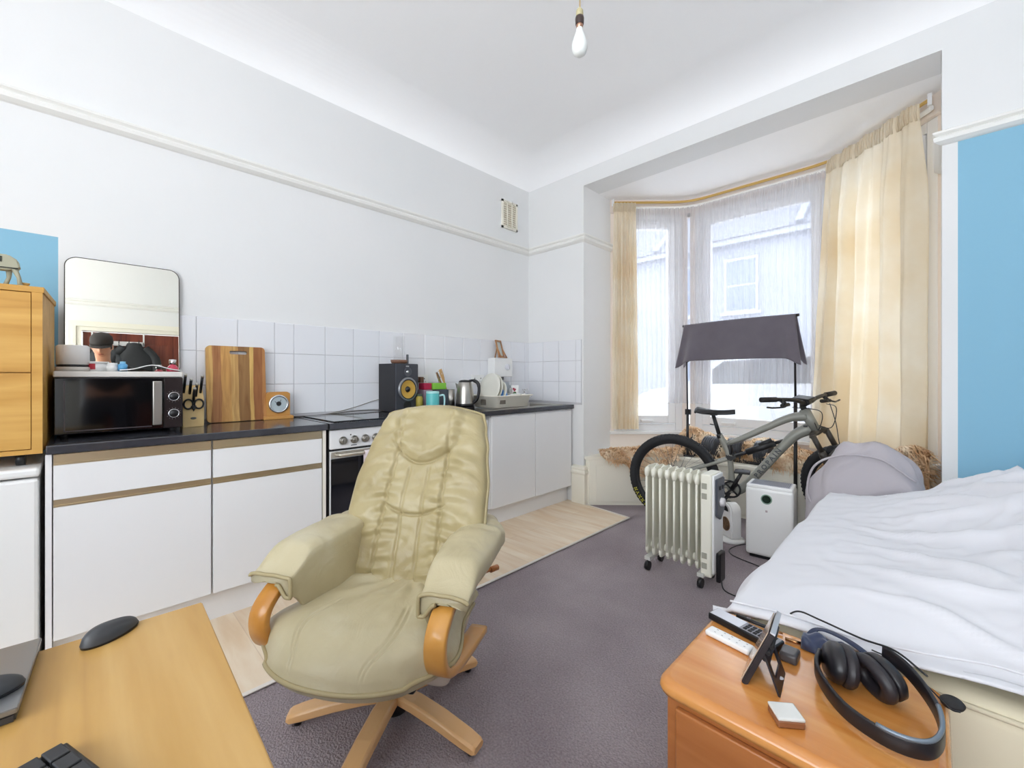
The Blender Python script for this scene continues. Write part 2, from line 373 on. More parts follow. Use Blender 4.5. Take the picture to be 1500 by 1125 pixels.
for k in range(4): b = MB(); b.box(.02+k*.32, .30+k*.32, -.006, 0, .03, .36, bev=.003, m=M_); b.build('front_panel', CREAM_T, seat)
# ------------------------------------------------ door, frame (seen in the mirror)
MAHOG = wood('mahogany_stain', '4A1E14', '6B2F20', '84402C', axis='Z', scale=8, rough=.35)
b = MB(); b.box(XR+.03, XR+.07, DY0+.01, DY1-.01, 0, DZ-.01)
for (y0, y1, z0, z1) in ((.12, .46, .2, .95), (.54, .88, .2, .95), (.12, .46, 1.1, 1.9), (.54, .88, 1.1, 1.9)):
    b.box(XR+.02, XR+.03, DY0+y0, DY0+y1, z0, z1, bev=.008)
d = b.build('door_1', MAHOG); struct(d)
b = MB(); b.lathe([(.0, .06), (.025, .055), (.028, .03), (.012, .02), (.012, 0), (.03, 0)], m=Matrix.Translation((XR+.03, DY0+.07, 1.0)) @ Matrix.Rotation(-PI/2, 4, 'Y')); b.build('door_handle', CHROME, d)
b = MB()
for (d0, w, th) in ((0, .05, .03), (.05, .03, .045), (.08, .04, .03)):
    b.box(XR-th, XR, DY0-d0-w, DY0-d0, 0, DZ+d0+w).box(XR-th, XR, DY1+d0, DY1+d0+w, 0, DZ+d0+w).box(XR-th, XR, DY0-d0, DY1+d0, DZ+d0, DZ+d0+w)
struct(b.build('trim_4', CREAM_T))
# air vent high on the kitchen wall
v = thing('air_vent', 'square cream louvred air vent high on the white wall above the sink corner', 'vent', (0, 2.92, 2.715))
b = MB(); w, h = .105, .135
for (a0, a1, c0, c1) in ((-w, -w+.02, -h, h), (w-.02, w, -h, h), (-w, w, -h, -h+.02), (-w, w, h-.02, h), (-.037, -.027, -h, h), (.027, .037, -h, h)): b.box(0, .012, a0, a1, c0, c1)
b.build('frame', CREAM_T, v)
b = MB(); b.box(.0, .002, -w+.02, w-.02, -h+.02, h-.02); b.build('backing', pbr('vent_shadow', 'C9BFAE', .8), v)
b = MB()
for k in range(11):
    z = -h+.03+k*.021; b.prism([(.002, -w+.02, z), (.010, -w+.02, z-.006), (.010, -w+.02, z-.003), (.002, -w+.02, z+.006)], (0, 2*w-.04, 0))
b.build('louvres', CREAM_T, v)
# ================================================================ KITCHEN RUN
TILE = NT('white_tiles'); t = TILE; p = t.node('ShaderNodeBsdfPrincipled'); t.l(p.outputs[0], t.out.inputs[0]); p.inputs['Roughness'].default_value = .12
p.inputs['Base Color'].default_value = lin('E9EAEE')
b = MB(); gap = .0016; tw = .1975; th = .1925
ys = [.37, .45, .648, .846, .958]
while ys[-1] < 3.19: ys.append(ys[-1]+tw)
rng = random.Random(3)
for y0, y1 in zip(ys, ys[1:]):
    y1 = min(y1, 3.195)
    for r in range(3):
        z0 = .918+r*th; e = rng.uniform(0, .0012)
        b.box(.004, .012+e, y0+gap, y1-gap, z0+gap, z0+th-gap, bev=.0015, seg=1)
x = .003
while x < .6:
    x1 = min(x+tw, .655)
    for r in range(3): b.box(x+gap, x1-gap, 3.2-.012-rng.uniform(0, .001), 3.2-.004, .918+r*th+gap, .918+(r+1)*th-gap, bev=.0015, seg=1)
    x = x1
o = b.build('tiled_splashback', TILE.m); struct(o)
b = MB(); b.box(0, .008, .37, 3.195, .9, .918+3*th).box(0, .655, 3.192, 3.2, .9, .918+3*th); o = b.build('tile_grout', pbr('grout', 'C9C8CC', .8)); struct(o)

WT = pbr('black_laminate_worktop', '34353B', .13, col2='3E3F46', noise_scale=40, noise_amt=.3, spec=.6)
def worktop(name, label, y0, y1, hole=None):
    b = MB(); x0, x1, z0, z1 = .013, .575, .866, .9
    if hole:
        hx0, hx1, hy0, hy1 = hole
        b.box(x0, x1, y0, hy0, z0, z1).box(x0, x1, hy1, y1, z0, z1).box(x0, hx0, hy0, hy1, z0, z1).box(hx1, x1, hy0, hy1, z0, z1)
        bmesh.ops.remove_doubles(b.bm, verts=b.bm.verts[:], dist=1e-5)
    else: b.box(x0, x1, y0, y1, z0, z1)
    o = b.build(name, WT, bev=.004 if not hole else 0); tag(o, label, 'worktop'); return o
worktop('worktop', 'black laminate worktop length at left under the microwave and chopping board', -.094, .950)
worktop('worktop', 'black laminate worktop length running over the oven to the sink', .958, 3.186, hole=(.10, .50, 2.30, 3.10))
GOLD = pbr('champagne_metal', 'D2C0A0', .36, metal=1); 
def cab(name, label, y0, y1, drawer=True, doors=1, x1=.56, end_l=False, rail=True):
    c = thing(name, label, 'cabinet', (0, y0, 0)); w = y1-y0
    b = MB(); b.box(.02, x1-.022, 0, w, .15, .864); b.build('carcass', WHITE, c)
    if drawer:
        b = MB(); b.box(x1-.02, x1, .003, w-.003, .69, .822); b.build('drawer', WHITE, c, bev=.002)
        b = MB(); b.box(x1-.018, x1-.004, .003, w-.003, .826, .862).box(x1-.02, x1+.001, .003, w-.003, .822, .829); b.build('drawer_handle_rail', GOLD, c)
        b = MB(); b.box(x1-.02, x1, .003, w-.003, .155, .662); dd = b.build('door', WHITE, c, bev=.002)
        b = MB(); b.box(x1-.018, x1-.006, .003, w-.003, .664, .69).box(x1-.02, x1+.001, .003, w-.003, .662, .668); b.build('door_handle_rail', GOLD, c)
    else:
        for k in range(doors):
            a = k*w/doors+.002; e = (k+1)*w/doors-.002
            b = MB(); b.box(x1-.02, x1, a, e, .155, .845, bev=.003); b.prism([(x1-.012, a, .845), (x1, a, .845), (x1-.010, a, .86)], (0, e-a, 0)); b.build('door', WHITE, c)
    return c
c1 = cab('base_cabinet', 'white handleless base cabinet nearest the fridge, drawer over a wide door', -.078, .424)
b = MB(); b.box(.02, .56, -.018, -.001, 0, .864); b.build('end_panel', WHITE, c1)
c2 = cab('base_cabinet', 'white handleless base cabinet beside the oven, drawer over a narrower door', .426, .925)
b = MB(); b.box(.02, .558, .501, .518, 0.0, .864); b.build('end_panel', CREAM_T, c2)
cab('sink_cabinet', 'white two-door cabinet under the sink at the far end', 2.178, 3.17, drawer=False, doors=2)
b = MB(); b.box(.48, .497, -.078, .925, 0.008, .15); o = b.build('plinth', WHITE); tag(o, 'white plinth board under the two drawer cabinets', 'plinth')
b = MB(); b.box(.48, .497, 2.178, 3.19, 0.008, .15); o = b.build('plinth', WHITE); tag(o, 'white plinth board under the two-door sink cabinet', 'plinth')
# ------------------------------------------------ oven
ov = thing('electric_cooker', 'white built-under oven with black glass door and row of steel knobs', 'oven', (0, .965, 0)); W = .60
b = MB(); b.box(.03, .535, 0, W, .01, .862); b.build('body', BLACK_M, ov)
b = MB(); b.box(.535, .558, .002, W-.002, .752, .860); b.build('control_panel', WHITE, ov, bev=.006)
for (y, z, w_, h_) in ((.115, .823, .007, .007), (.12, .764, .035, .004)): b = MB(); b.box(.558, .5586, y, y+w_, z, z+h_); b.build('panel_mark', BLACK_M, ov)
for k in range(5):
    b = MB(); Mx = Matrix.Translation((.558, .075+.066*k+.04*(k > 3), .797)) @ Matrix.Rotation(PI/2, 4, 'Y')
    b.lathe([(0, .022), (.014, .022), (.018, .018), (.020, 0), (.0235, 0), (.0235, -.001)], m=Mx, seg=24)
    b.box(-.016, .016, -.004, .004, .018, .027, bev=.002, m=Mx)
    b.build('knob', pbr('knob_metal', '8F8B84', .3, metal=.8) if k == 0 else bpy.data.materials['knob_metal'], ov)
b = MB(); b.box(.535, .556, .004, W-.004, .14, .740); b.build('door', WHITE, ov, bev=.003)
b = MB(); b.box(.556, .5595, .006, W-.006, .15, .700); b.box(.5595, .5605, .006, .012, .15, .70); b.build('door_glass', pbr('oven_glass', '15171E', .05, spec=.8), ov)
b = MB(); b.box(.556, .5592, .006, W-.006, .703, .738); b.tube([(.565, .03, .722), (.592, .05, .722), (.592, W-.05, .722), (.565, W-.03, .722)], .008, seg=10); b.build('handle', pbr('oven_handle', 'CFC9BC', .25, metal=.7), ov)
# tea towel over the handle
def towel(name, label, mat, y0, y1, x, zt, zb, amp=.004):
    b = MB()
    def f(u, v):
        y = y0+(y1-y0)*u; s = (v-.5)*2*(zt-zb); a = abs(s)
        side = 1 if s > 0 else -1; r = .011
        if a < .02: ang = s/.02*PI/2; X = x + r*math.sin(ang); Z = zt + r*math.cos(ang)-r
        else: X = x + side*r; Z = zt - r - (a-.02)
        return (X+amp*math.sin(u*9+v*3)*(a/(zt-zb)), y, Z)
    b.grid(f, 24, 40); o = b.build(name, mat, solid=.003); tag(o, label, 'towel'); return o
towel('tea_towel', 'pale pink tea towel hanging over the oven door handle', pbr('pink_cotton', 'D9C8CC', .9, col2='E6DEE2', noise_scale=30, bump=.3, bump_scale=500), 1.15, 1.32, .592, .733, .52, .002)
# hob (flat black) on the worktop above the oven
h = MB(); h.box(.06, .53, 1.0, 1.5, .9, .906); o = h.build('hob', BLACK_G, bev=.002); tag(o, 'flat black glass hob set on the worktop above the oven', 'hob')
# washing machine (behind the chair, only its right edge shows)
wm = thing('washing_machine', 'white under-counter washing machine between the oven and the sink cabinet', 'washing machine', (0, 1.575, 0))
b = MB(); b.box(.02, .52, 0, .595, .01, .835); b.build('body', PLASTIC_W, wm, bev=.008)
b = MB(); b.box(.52, .53, .004, .591, .72, .832); b.build('control_panel', PLASTIC_W, wm, bev=.006)
b = MB(); b.box(.53, .531, .565, .572, .775, .79); b.build('badge', pbr('blue_mark', '4E6FA8', .4), wm)
b = MB(); Mx = Matrix.Translation((.52, .3, .43)) @ Matrix.Rotation(PI/2, 4, 'Y'); b.lathe([(.0, .0), (.13, .005), (.15, .03), (.19, .035), (.2, .02), (.2, 0)], m=Mx, seg=40); b.build('porthole', STEEL, wm)
# ------------------------------------------------ sink + tap
sk = thing('kitchen_sink', 'stainless steel inset sink and drainer in the worktop corner', 'sink', (0, 2.30, .9))
b = MB()
# deck with bowl opening
ox0, ox1, oy0, oy1 = .09, .515, -.01, .81; bx0, bx1, by0, by1 = .14, .46, .40, .76
def sec(x0, x1, y0, y1, z): return [b.bm.verts.new(v) for v in ((x0, y0, z), (x1, y0, z), (x1, y1, z), (x0, y1, z))]
loops = [sec(ox0, ox1, oy0, oy1, .001), sec(ox0+.004, ox1-.004, oy0+.004, oy1-.004, .006), sec(ox0+.016, ox1-.016, oy0+.016, oy1-.016, .003), sec(bx0, bx1, by0, by1, .002), sec(bx0+.006, bx1-.006, by0+.006, by1-.006, -.008), sec(bx0+.02, bx1-.02, by0+.02, by1-.02, -.15)]
for A, B in zip(loops, loops[1:]):
    for k in range(4): b.bm.faces.new((A[k], A[(k+1) % 4], B[(k+1) % 4], B[k]))
b.bm.faces.new(loops[-1]); b.build('basin', STEEL, sk, bev=.003)
b = MB()
for k in range(6): b.tube([(.15+k*.05, .05, .0055), (.15+k*.05, .36, .0045)], .004, seg=6)
b.build('drainer_ribs', STEEL, sk)
tp = thing('mixer_tap', 'small chrome pillar tap standing at the back of the sink', 'tap', (.12, 3.005, .903))
b = MB(); b.lathe([(.022, 0), (.022, .02), (.015, .03), (.014, .07), (.018, .08), (.018, .095), (.0, .10)]); b.tube(bez([(.0, 0, .06), (.04, -.01, .085), (.09, -.02, .08), (.10, -.022, .06)]), .009); b.build('spout', CHROME, tp)
b = MB(); b.tube([(0, 0, .10), (0, 0, .13)], .008); b.tube([(-.025, 0, .128), (.03, .01, .132)], .006).tube([(0, -.025, .13), (0, .025, .13)], .006); b.build('tap_head', CHROME, tp)
b = MB(); b.lathe([(.014, 0), (.017, .03), (.012, .05), (.0, .055)], (.16, 2.955, .905)); o = b.build('washing_up_brush_pot', pbr('amber_soap', 'B39A52', .3)); o.name = 'soap_bottle'; tag(o, 'small amber soap bottle beside the tap', 'soap bottle')
# ------------------------------------------------ fridge + pedestal
fr = thing('fridge', 'white under-counter fridge at the left edge with the oak drawer unit on top', 'fridge', (0, -.66, 0))
b = MB(); b.box(.03, .50, 0, .548, .02, .785); b.build('body', PLASTIC_W, fr, bev=.01)
b = MB(); b.box(.03, .56, -.003, .551, .787, .820); b.build('top', PLASTIC_W, fr, bev=.01)
b = MB(); b.box(.505, .555, 0, .548, .05, .780); b.build('door', PLASTIC_W, fr, bev=.012)
for (x, y) in ((.08, .05), (.08, .5), (.45, .05), (.45, .5)):
    b = MB(); b.lathe([(.02, 0), (.02, .02)], (x, y, 0), cap=True); b.build('foot', BLACK, fr)
pd = thing('drawer_unit', 'oak drawer pedestal on black castors standing on the white fridge', 'drawer unit', (.50, -.105, .820), R(-2.5))
# local: front at x=0, depth to -x, right side at y=0
b = MB(); b.box(-.42, -.018, -.45, 0, .05, .66); b.build('carcass', OAK_X, pd, bev=.001)
b = MB(); b.box(-.435, .0, -.455, .004, .66, .682); b.build('top', OAK_X, pd, bev=.0015)
b = MB(); b.box(-.02, .0, -.028, .0, .045, .66).box(-.02, .0, -.45, -.422, .045, .66).box(-.02, 0, -.422, -.028, .045, .062); b.build('front_frame', OAK_X, pd)
for (z0, z1) in ((.065, .352), (.356, .657)):
    b = MB(); b.box(-.02, -.001, -.420, -.030, z0, z1); b.build('drawer', OAK_X, pd, bev=.001)
for (x, y) in ((-.05, -.06), (-.05, -.39), (-.37, -.06), (-.37, -.39)):
    b = MB(); b.tube([(x, y-.012, .0245), (x, y+.012, .0245)], .024, seg=20); b.tube([(x, y, .03), (x, y, .05)], .008); b.build('castor', BLACK, pd)
# toys on the pedestal
tg = thing('toy_walker', 'grey plastic four-legged toy standing on the oak drawer unit', 'toy', (.40, -.215, 1.502), 0)
GT = pbr('toy_grey', 'A8A690', .6); GD = pbr('toy_dark', '33352F', .7)
b = MB(); b.prism([(0, -.10, .075), (0, -.085, .115), (0, .02, .118), (0, .045, .10), (0, .05, .07), (0, .02, .06), (0, -.08, .062)], (.05, 0, 0), bev=.004); b.build('body', GT, tg)
b = MB(); b.box(.048, .053, -.035, .005, .088, .108).box(.048, .052, -.09, .045, .066, .070); b.build('side_hatch', GD, tg)
for (x, y0, y1) in ((.008, .02, .01), (.04, .035, .05), (.008, -.075, -.09), (.04, -.07, -.06)):
    b = MB(); b.tube([(x, y0, .068), (x, (y0+y1)/2+.004, .035), (x, y1, .006)], [.009, .006, .007], seg=8); b.lathe([(.011, 0), (.011, .006), (.006, .010)], (x, y1, 0), seg=12, cap=True); b.build('leg', GT, tg)
b = MB(); b.box(.012, .04, -.15, -.10, .07, .10, bev=.006); b.build('head', GT, tg)
YT = pbr('tan_plastic', 'C9A25E', .6)
def trinket(x, y, z, lab, r=.014):
    b = MB(); b.lathe([(.0, 0), (r*.55, 0), (r*.45, .006), (r*.9, .014), (r*1.05, .02), (0, .02)], seg=3 if r < .013 else 12); o = b.build('spinning_top', YT, loc=(x, y, z)); tag(o, lab, 'trinket')
trinket(.42, -.155, 1.502, 'small tan flared trinket on the oak unit beside the grey toy\'s feet')
trinket(.14, -.118, 1.502, 'small tan triangular trinket on the back right corner of the oak unit', .012)
trinket(.44, -.27, 1.502, 'small tan flared trinket under the grey toy\'s belly', .0135)
# ------------------------------------------------ microwave
mw = thing('microwave', 'black microwave oven with steel handle and two chrome-ringed dials', 'microwave', (.02, -.081, .9))
b = MB(); b.box(0, .33, 0, .424, .015, .255, bev=.004); b.build('body', BLACK, mw)
for (x, y) in ((.03, .03), (.03, .39), (.30, .03), (.30, .39)):
    b = MB(); b.lathe([(.012, 0), (.012, .016)], (x, y, 0), seg=14, cap=True); b.build('foot', BLACK_M, mw)
b = MB(); b.box(.33, .342, .002, .352, .018, .252, bev=.002); b.build('door', BLACK_G, mw)
b = MB(); b.box(.342, .3425, .028, .033, .028, .24).box(.342, .3425, .028, .31, .028, .033); b.build('door_trim', pbr('dark_trim', '4A4448', .2), mw)
b = MB(); b.box(.342, .358, .312, .345, .035, .238, bev=.003); b.build('handle', STEEL, mw)
b = MB(); b.box(.33, .342, .354, .424, .018, .252, bev=.002); pn = b.build('control_panel', pbr('mw_panel', '251C1D', .25), mw)
for z in (.165, .085):
    b = MB(); Mx = Matrix.Translation((.342, .389, z)) @ Matrix.Rotation(PI/2, 4, 'Y'); b.lathe([(.0215, 0), (.0215, .010), (.018, .012), (.0175, .008)], m=Mx, seg=32); k = b.build('dial', CHROME, mw)
    b = MB(); b.lathe([(.0, .012), (.016, .012), (.0175, .008), (.0175, 0)], m=Mx, seg=28); b.build('dial_face', BLACK, k)
for z in (.165, .085):
    b = MB()
    for a in range(-150, 151, 25): b.box(-.0006, .0006, .025, .028, 0, .0004, m=Matrix.Translation((.342, .389, z)) @ Matrix.Rotation(PI/2, 4, 'Y') @ Matrix.Rotation(R(a), 4, 'Z'))
    b.build('dial_marks', pbr('grey_print', '9A9696', .5), mw)
b = MB(); b.box(.015, .36, -.083, .345, 1.156, 1.182, bev=.006); o = b.build('tray', pbr('pale_tray', 'D9D6D1', .3)); tag(o, 'pale grey tray lying across the top of the black microwave', 'tray')
ZT = 1.183
# ------------------------------------------------ mirror leaning on the wall behind the tray things
mr = thing('mirror', 'frameless old mirror with rounded top corners leaning on the wall', 'mirror', (.034, .158, ZT))
mr.rotation_euler = (0, R(-1.8), 0)
def rr(w, z0, z1, r, n=8):
    pts = [(0, -w, z0), (0, w, z0)]
    for k in range(n+1):
        a = PI/2*k/n; pts.append((0, w-r+r*math.cos(a), z1-r+r*math.sin(a)))
    for k in range(n+1):
        a = PI/2+PI/2*k/n; pts.append((0, -w+r+r*math.cos(a), z1-r+r*math.sin(a)))
    return pts
b = MB(); b.prism(rr(.213, 0, .545, .045), (.004, 0, 0)); b.build('glass', pbr('mirror_silver', 'F2F0E6', .0, metal=1), mr)
b = MB(); pts = rr(.2135, 0, .5455, .045)
b.tube([(p[0]+.002, p[1], p[2]) for p in pts[1:]+pts[:1]], .0028, seg=6); b.build('edge', pbr('mirror_edge', '3A342E', .5), mr)
# things in front of the mirror
r_ = thing('kitchen_roll_speaker', 'white ribbed cylinder with a dark ring base in front of the mirror', 'canister', (.27, -.026, ZT)); r_.name = 'white_canister'
b = MB(); b.lathe([(0, .112), (.045, .112), (.052, .106), (.052, .028), (0, .028)], seg=40); b.build('body', PLASTIC_W, r_)
b = MB(); b.lathe([(.0, .028), (.05, .028), (.05, .018), (0, .018)], seg=40); b.build('ring', BLACK, r_)
b = MB(); b.lathe([(.0, .018), (.053, .018), (.055, .014), (.055, .0), (0, 0)], seg=40); b.build('base', pbr('base_pale', 'CFCBC5', .4), r_)
tb = thing('plastic_tub', 'squat white plastic tub with a red patch on the tray', 'tub', (.26, .05, ZT))
b = MB(); b.lathe([(0, 0), (.033, 0), (.036, .038), (0, .038)], seg=32); b.build('body', PLASTIC_W, tb)
b = MB(); b.lathe([(.037, .036), (.039, .036), (.039, .043), (0, .044)], seg=32); b.build('lid', PLASTIC_W, tb)
b = MB(); b.lathe([(.0346, .008), (.0366, .033)], seg=32); b.bm.faces.ensure_lookup_table()
bmesh.ops.delete(b.bm, geom=[f for f in b.bm.faces if not (f.calc_center_median().x > .01 and f.calc_center_median().y < -.005)], context='FACES')
b.build('red_patch', pbr('red_print', 'B5303C', .5), tb)
def bottle(name, label, cat, loc, prof, mat, cap=None, capmat=None, seg=24):
    t_ = thing(name, label, cat, loc); b = MB(); b.lathe(prof, seg=seg); b.build('body', mat, t_)
    if cap: b = MB(); b.lathe(cap, seg=seg); b.build('cap', capmat, t_)
    return t_
bottle('cream_jar', 'small round white jar on the tray beside the tub', 'jar', (.27, .098, ZT), [(0, 0), (.02, 0), (.021, .02), (.018, .026)], PLASTIC_W, [(.018, .026), (.019, .028), (.018, .038), (0, .038)], PLASTIC_W)
bottle('blue_bottle', 'small light blue bottle on the tray right of the white jar', 'bottle', (.275, .134, ZT), [(0, 0), (.016, 0), (.017, .03), (.010, .036)], pbr('sky_blue', '5FA8D8', .35), [(.010, .036), (.010, .045), (0, .046)], pbr('sky_blue2', '87C2E4', .35))
bottle('perfume_bottle', 'red and clear perfume bottle with silver cap by the mirror\'s right corner', 'perfume bottle', (.30, .312, ZT), [(0, 0), (.024, 0), (.026, .008), (.018, .026), (.008, .034)], pbr('red_glass', 'C2334E', .1, coat=.6), [(.010, .034), (.014, .04), (.014, .058), (0, .060)], CHROME)
pp = thing('tablet_sheets', 'bent dark sheet with white edge lying on the tray before the mirror', 'papers', (.28, .23, ZT)); pp.name = 'dark_folder'
b = MB()
def fpp(u, v): return ((v-.5)*.12, (u-.5)*.22, .004+.024*math.exp(-((u-.52)/.26)**2))
b.grid(fpp, 20, 6); b.build('cover', BLACK_M, pp, solid=.003)
b = MB(); b.tube([Vector(fpp(i/19, 1))+Vector((.002, 0, .001)) for i in range(20)], .0022, seg=6); b.build('edge', PLASTIC_W, pp)
# ------------------------------------------------ knife block
kb = thing('knife_block', 'pale wooden knife block with black-handled knives and scissors', 'knife block', (.195, .405, .9))
BLK = wood('block_wood', 'D8B06A', 'E3C080', 'ECCF96', axis='Z', scale=5, rough=.5)
b = MB(); b.prism([(-.05, -.045, 0), (.03, -.045, 0), (.03, -.045, .14), (-.03, -.045, .215), (-.09, -.045, .17)], (0, .09, 0), bev=.003); b.build('block', BLK, kb)
for i, (dy, dz, s, L) in enumerate(((-.036, .005, .0, .13), (-.012, -.01, .0, .12), (.012, -.02, .012, .10), (.034, .0, .0, .13), (0, -.035, .03, .09))):
    b = MB(); base = Vector((-.01+s, dy, .165+dz)); d = Vector((.55, 0, .84)).normalized()
    b.tube([base-d*.02, base+d*L*.4, base+d*L*.9], .01, flat=([.017, .020, .016], .011, (0, 1, 0))); k = b.build('knife', BLACK, kb)
    b = MB(); b.tube([base+d*L*.86, base+d*L*.93], .01, flat=(.018, .012, (0, 1, 0))); b.build('pommel', STEEL, k)
b = MB()
for s in (-1, 1):
    ring = [Vector((.036, s*.022+.019*math.cos(a), .118+.024*math.sin(a))) for a in [2*PI*k/20 for k in range(20)]]; b.tube(ring, .0042, seg=8, closed=True)
b.tube([(.036, -.006, .11), (.036, 0, .085), (.036, .006, .11)], .007, seg=8); b.build('scissors', BLACK, kb)
b = MB(); b.ell((.031, 0, .045), (.002, .013, .006)); b.build('badge', pbr('badge_grey', '6A6A66', .4, metal=.6), kb)
# ------------------------------------------------ chopping board
def board_mat():
    t = NT('acacia_board'); p = t.node('ShaderNodeBsdfPrincipled'); t.l(p.outputs[0], t.out.inputs[0]); p.inputs['Roughness'].default_value = .45
    tc = t.node('ShaderNodeTexCoord'); sx = t.node('ShaderNodeSeparateXYZ'); t.l(tc.outputs['Object'], sx.inputs[0])
    nz = t.node('ShaderNodeTexNoise', i_Scale=5.0, i_Detail=4.0, i_Distortion=1.0); mp = t.node('ShaderNodeMapping'); mp.inputs['Scale'].default_value = (1, 1, .25); t.l(tc.outputs['Object'], mp.inputs[0]); t.l(mp.outputs[0], nz.inputs['Vector'])
    o = t.node('ShaderNodeMath', operation='MULTIPLY_ADD', i_1=.05); t.l(nz.outputs[0], o.inputs[0]); t.l(sx.outputs[1], o.inputs[2])
    m = t.node('ShaderNodeMapRange', i_1=-.13, i_2=.18); t.l(o.outputs[0], m.inputs[0])
    c1 = t.ramp(m.outputs[0], [(0, 'D9B06A'), (.10, 'B07A4A'), (.24, 'CF9E5A'), (.40, 'D6AE6C'), (.52, '9C7444'), (.70, 'DDB76A'), (.76, 'A36B3C'), (.92, 'C08A50')], 'CONSTANT')
    n2 = t.node('ShaderNodeTexNoise', i_Scale=30.0, i_Detail=4.0, i_Distortion=1.5); mp2 = t.node('ShaderNodeMapping'); mp2.inputs['Scale'].default_value = (1, 1, .1); t.l(tc.outputs['Object'], mp2.inputs[0]); t.l(mp2.outputs[0], n2.inputs['Vector'])
    c2 = t.ramp(n2.outputs[0], [(.3, 'A87848'), (.65, 'FFFFFF')])
    mx = t.node('ShaderNodeMix', data_type='RGBA', blend_type='MULTIPLY'); mx.inputs[0].default_value = .55; t.l(c1, mx.inputs[6]); t.l(c2, mx.inputs[7]); t.l(mx.outputs[2], p.inputs['Base Color'])
    return t.m
b = MB(); w, h, r = .147, .432, .022; outer = []
for (cy, cz, a0) in ((w-r, h-r, 0), (-w+r, h-r, 90), (-w+r, r, 180), (w-r, r, 270)):
    for k in range(7): a = R(a0+15*k); outer.append((cy+r*math.cos(a), cz+r*math.sin(a)))
inner = []
for (cy, a0) in ((.045, -90), (-.025, 90)):
    for k in range(9): a = R(a0+22.5*k); inner.append((cy+.010*math.cos(a), h-.036+.010*math.sin(a)))
def ringv(pts, x): return [b.bm.verts.new((x, q[0], q[1])) for q in pts]
def ringe(v): return [b.bm.edges.new((v[i], v[(i+1) % len(v)])) for i in range(len(v))]
for x in (0, .022):
    vo_, vi_ = ringv(outer, x), ringv(inner, x); e = ringe(vo_)+ringe(vi_); bmesh.ops.triangle_fill(b.bm, use_beauty=True, edges=e)
    if x == 0: A0, A1 = vo_, vi_
    else:
        for A, B in ((A0, vo_), (A1, vi_)):
            for i in range(len(A)): b.bm.faces.new((A[i], A[(i+1) % len(A)], B[(i+1) % len(A)], B[i]))
o = b.build('chopping_board', board_mat(), bev=.003); o.location = (.075, .632, .901); o.rotation_euler = (0, R(-5.5), 0)
tag(o, 'large striped wooden chopping board with slot handle leaning on the tiles', 'chopping board')
# ------------------------------------------------ clock
ck = thing('mantel_clock', 'small wooden barometer-style clock with a silver round dial', 'clock', (.08, .842, .9))
CW = wood('clock_wood', 'A9712E', 'BD8540', 'C99450', axis='Y', scale=6, rough=.4)
b = MB(); b.box(-.03, .035, -.082, .082, 0, .02, bev=.003); b.prism([(-.02, -.066, .02), (-.02, .066, .02), (-.02, .066, .155), (-.02, .05, .165), (-.02, -.05, .165), (-.02, -.066, .155)], (.04, 0, 0), bev=.002); b.build('case', CW, ck)
Mx = Matrix.Translation((.021, 0, .092)) @ Matrix.Rotation(PI/2, 4, 'Y')
b = MB(); b.lathe([(.056, 0), (.056, .008), (.046, .012), (.044, .006)], m=Mx, seg=40); b.build('bezel', CHROME, ck)
b = MB(); b.lathe([(.045, .004), (0, .004)], m=Mx, seg=40); f_ = b.build('dial', pbr('dial_silver', 'C6D2D6', .25, metal=.4), ck)
b = MB(); b.ell((.0265, 0, .094), (.001, .014, .014)); b.tube([(.027, 0, .092), (.027, -.022, .108)], .0012).tube([(.027, 0, .092), (.027, .012, .118)], .0014).build('hands', BLACK_M, f_)
# ------------------------------------------------ loudspeaker
sp = thing('bookshelf_speaker', 'black bookshelf loudspeaker with a yellow woven cone', 'loudspeaker', (.211, 1.573, .9), R(9))
sp.rotation_euler.z = math.atan2(.033, .207)  # front face turned slightly to the sink
# local: front at x=0 facing +x, width +y .209, depth -x
b = MB(); b.box(-.195, -.012, 0, .209, .003, .352); b.build('cabinet', pbr('black_ash', '26262A', .55, bump=.2, bump_scale=120, stretch=(1, 1, .1)), sp, bev=.002)
b = MB(); b.box(-.012, 0, 0, .209, .003, .352); b.build('baffle', pbr('baffle_grey', '3B3D45', .45), sp, bev=.006)
def L_(b, prof, y, z, seg=40): return b.lathe(prof, m=Matrix.Translation((0, y, z)) @ Matrix.Rotation(PI/2, 4, 'Y'), seg=seg)
b = L_(MB(), [(.088, 0), (.088, .008), (.082, .014), (.074, .012)], .1045, .165); b.build('driver_ring', pbr('ring_silver', '9A9CA0', .3, metal=.8), sp)
b = L_(MB(), [(.074, .012), (.070, .015), (.066, .010)], .1045, .165); b.build('surround', BLACK_M, sp)
b = L_(MB(), [(.066, .010), (.045, .005), (.022, .0015)], .1045, .165); b.build('cone', pbr('yellow_kevlar', 'D2A646', .5, bump=.5, bump_scale=400), sp)
b = L_(MB(), [(.022, .0015), (.020, .008), (.012, .016), (0, .020)], .1045, .165); b.build('phase_plug', BLACK, sp)
b = L_(MB(), [(.034, 0), (.034, .006), (.028, .006), (.022, .002), (.012, .002)], .1045, .292); b.build('tweeter', pbr('tweeter_ring', '5C5E66', .3, metal=.5), sp)
b = L_(MB(), [(.012, .002), (.009, .008), (0, .011)], .1045, .292); b.build('tweeter_dome', CHROME, sp)
b = L_(MB(), [(.036, .0008), (.030, .0012), (.024, .0010), (0, .0010)], .1045, .046); b.xf(Matrix.Identity(4)); b.build('port', BLACK_M, sp)
b = MB(); b.box(0, .001, .09, .119, .330, .337); b.build('badge', pbr('badge_white', 'CFCFCF', .4), sp)
ZS = 1.2545
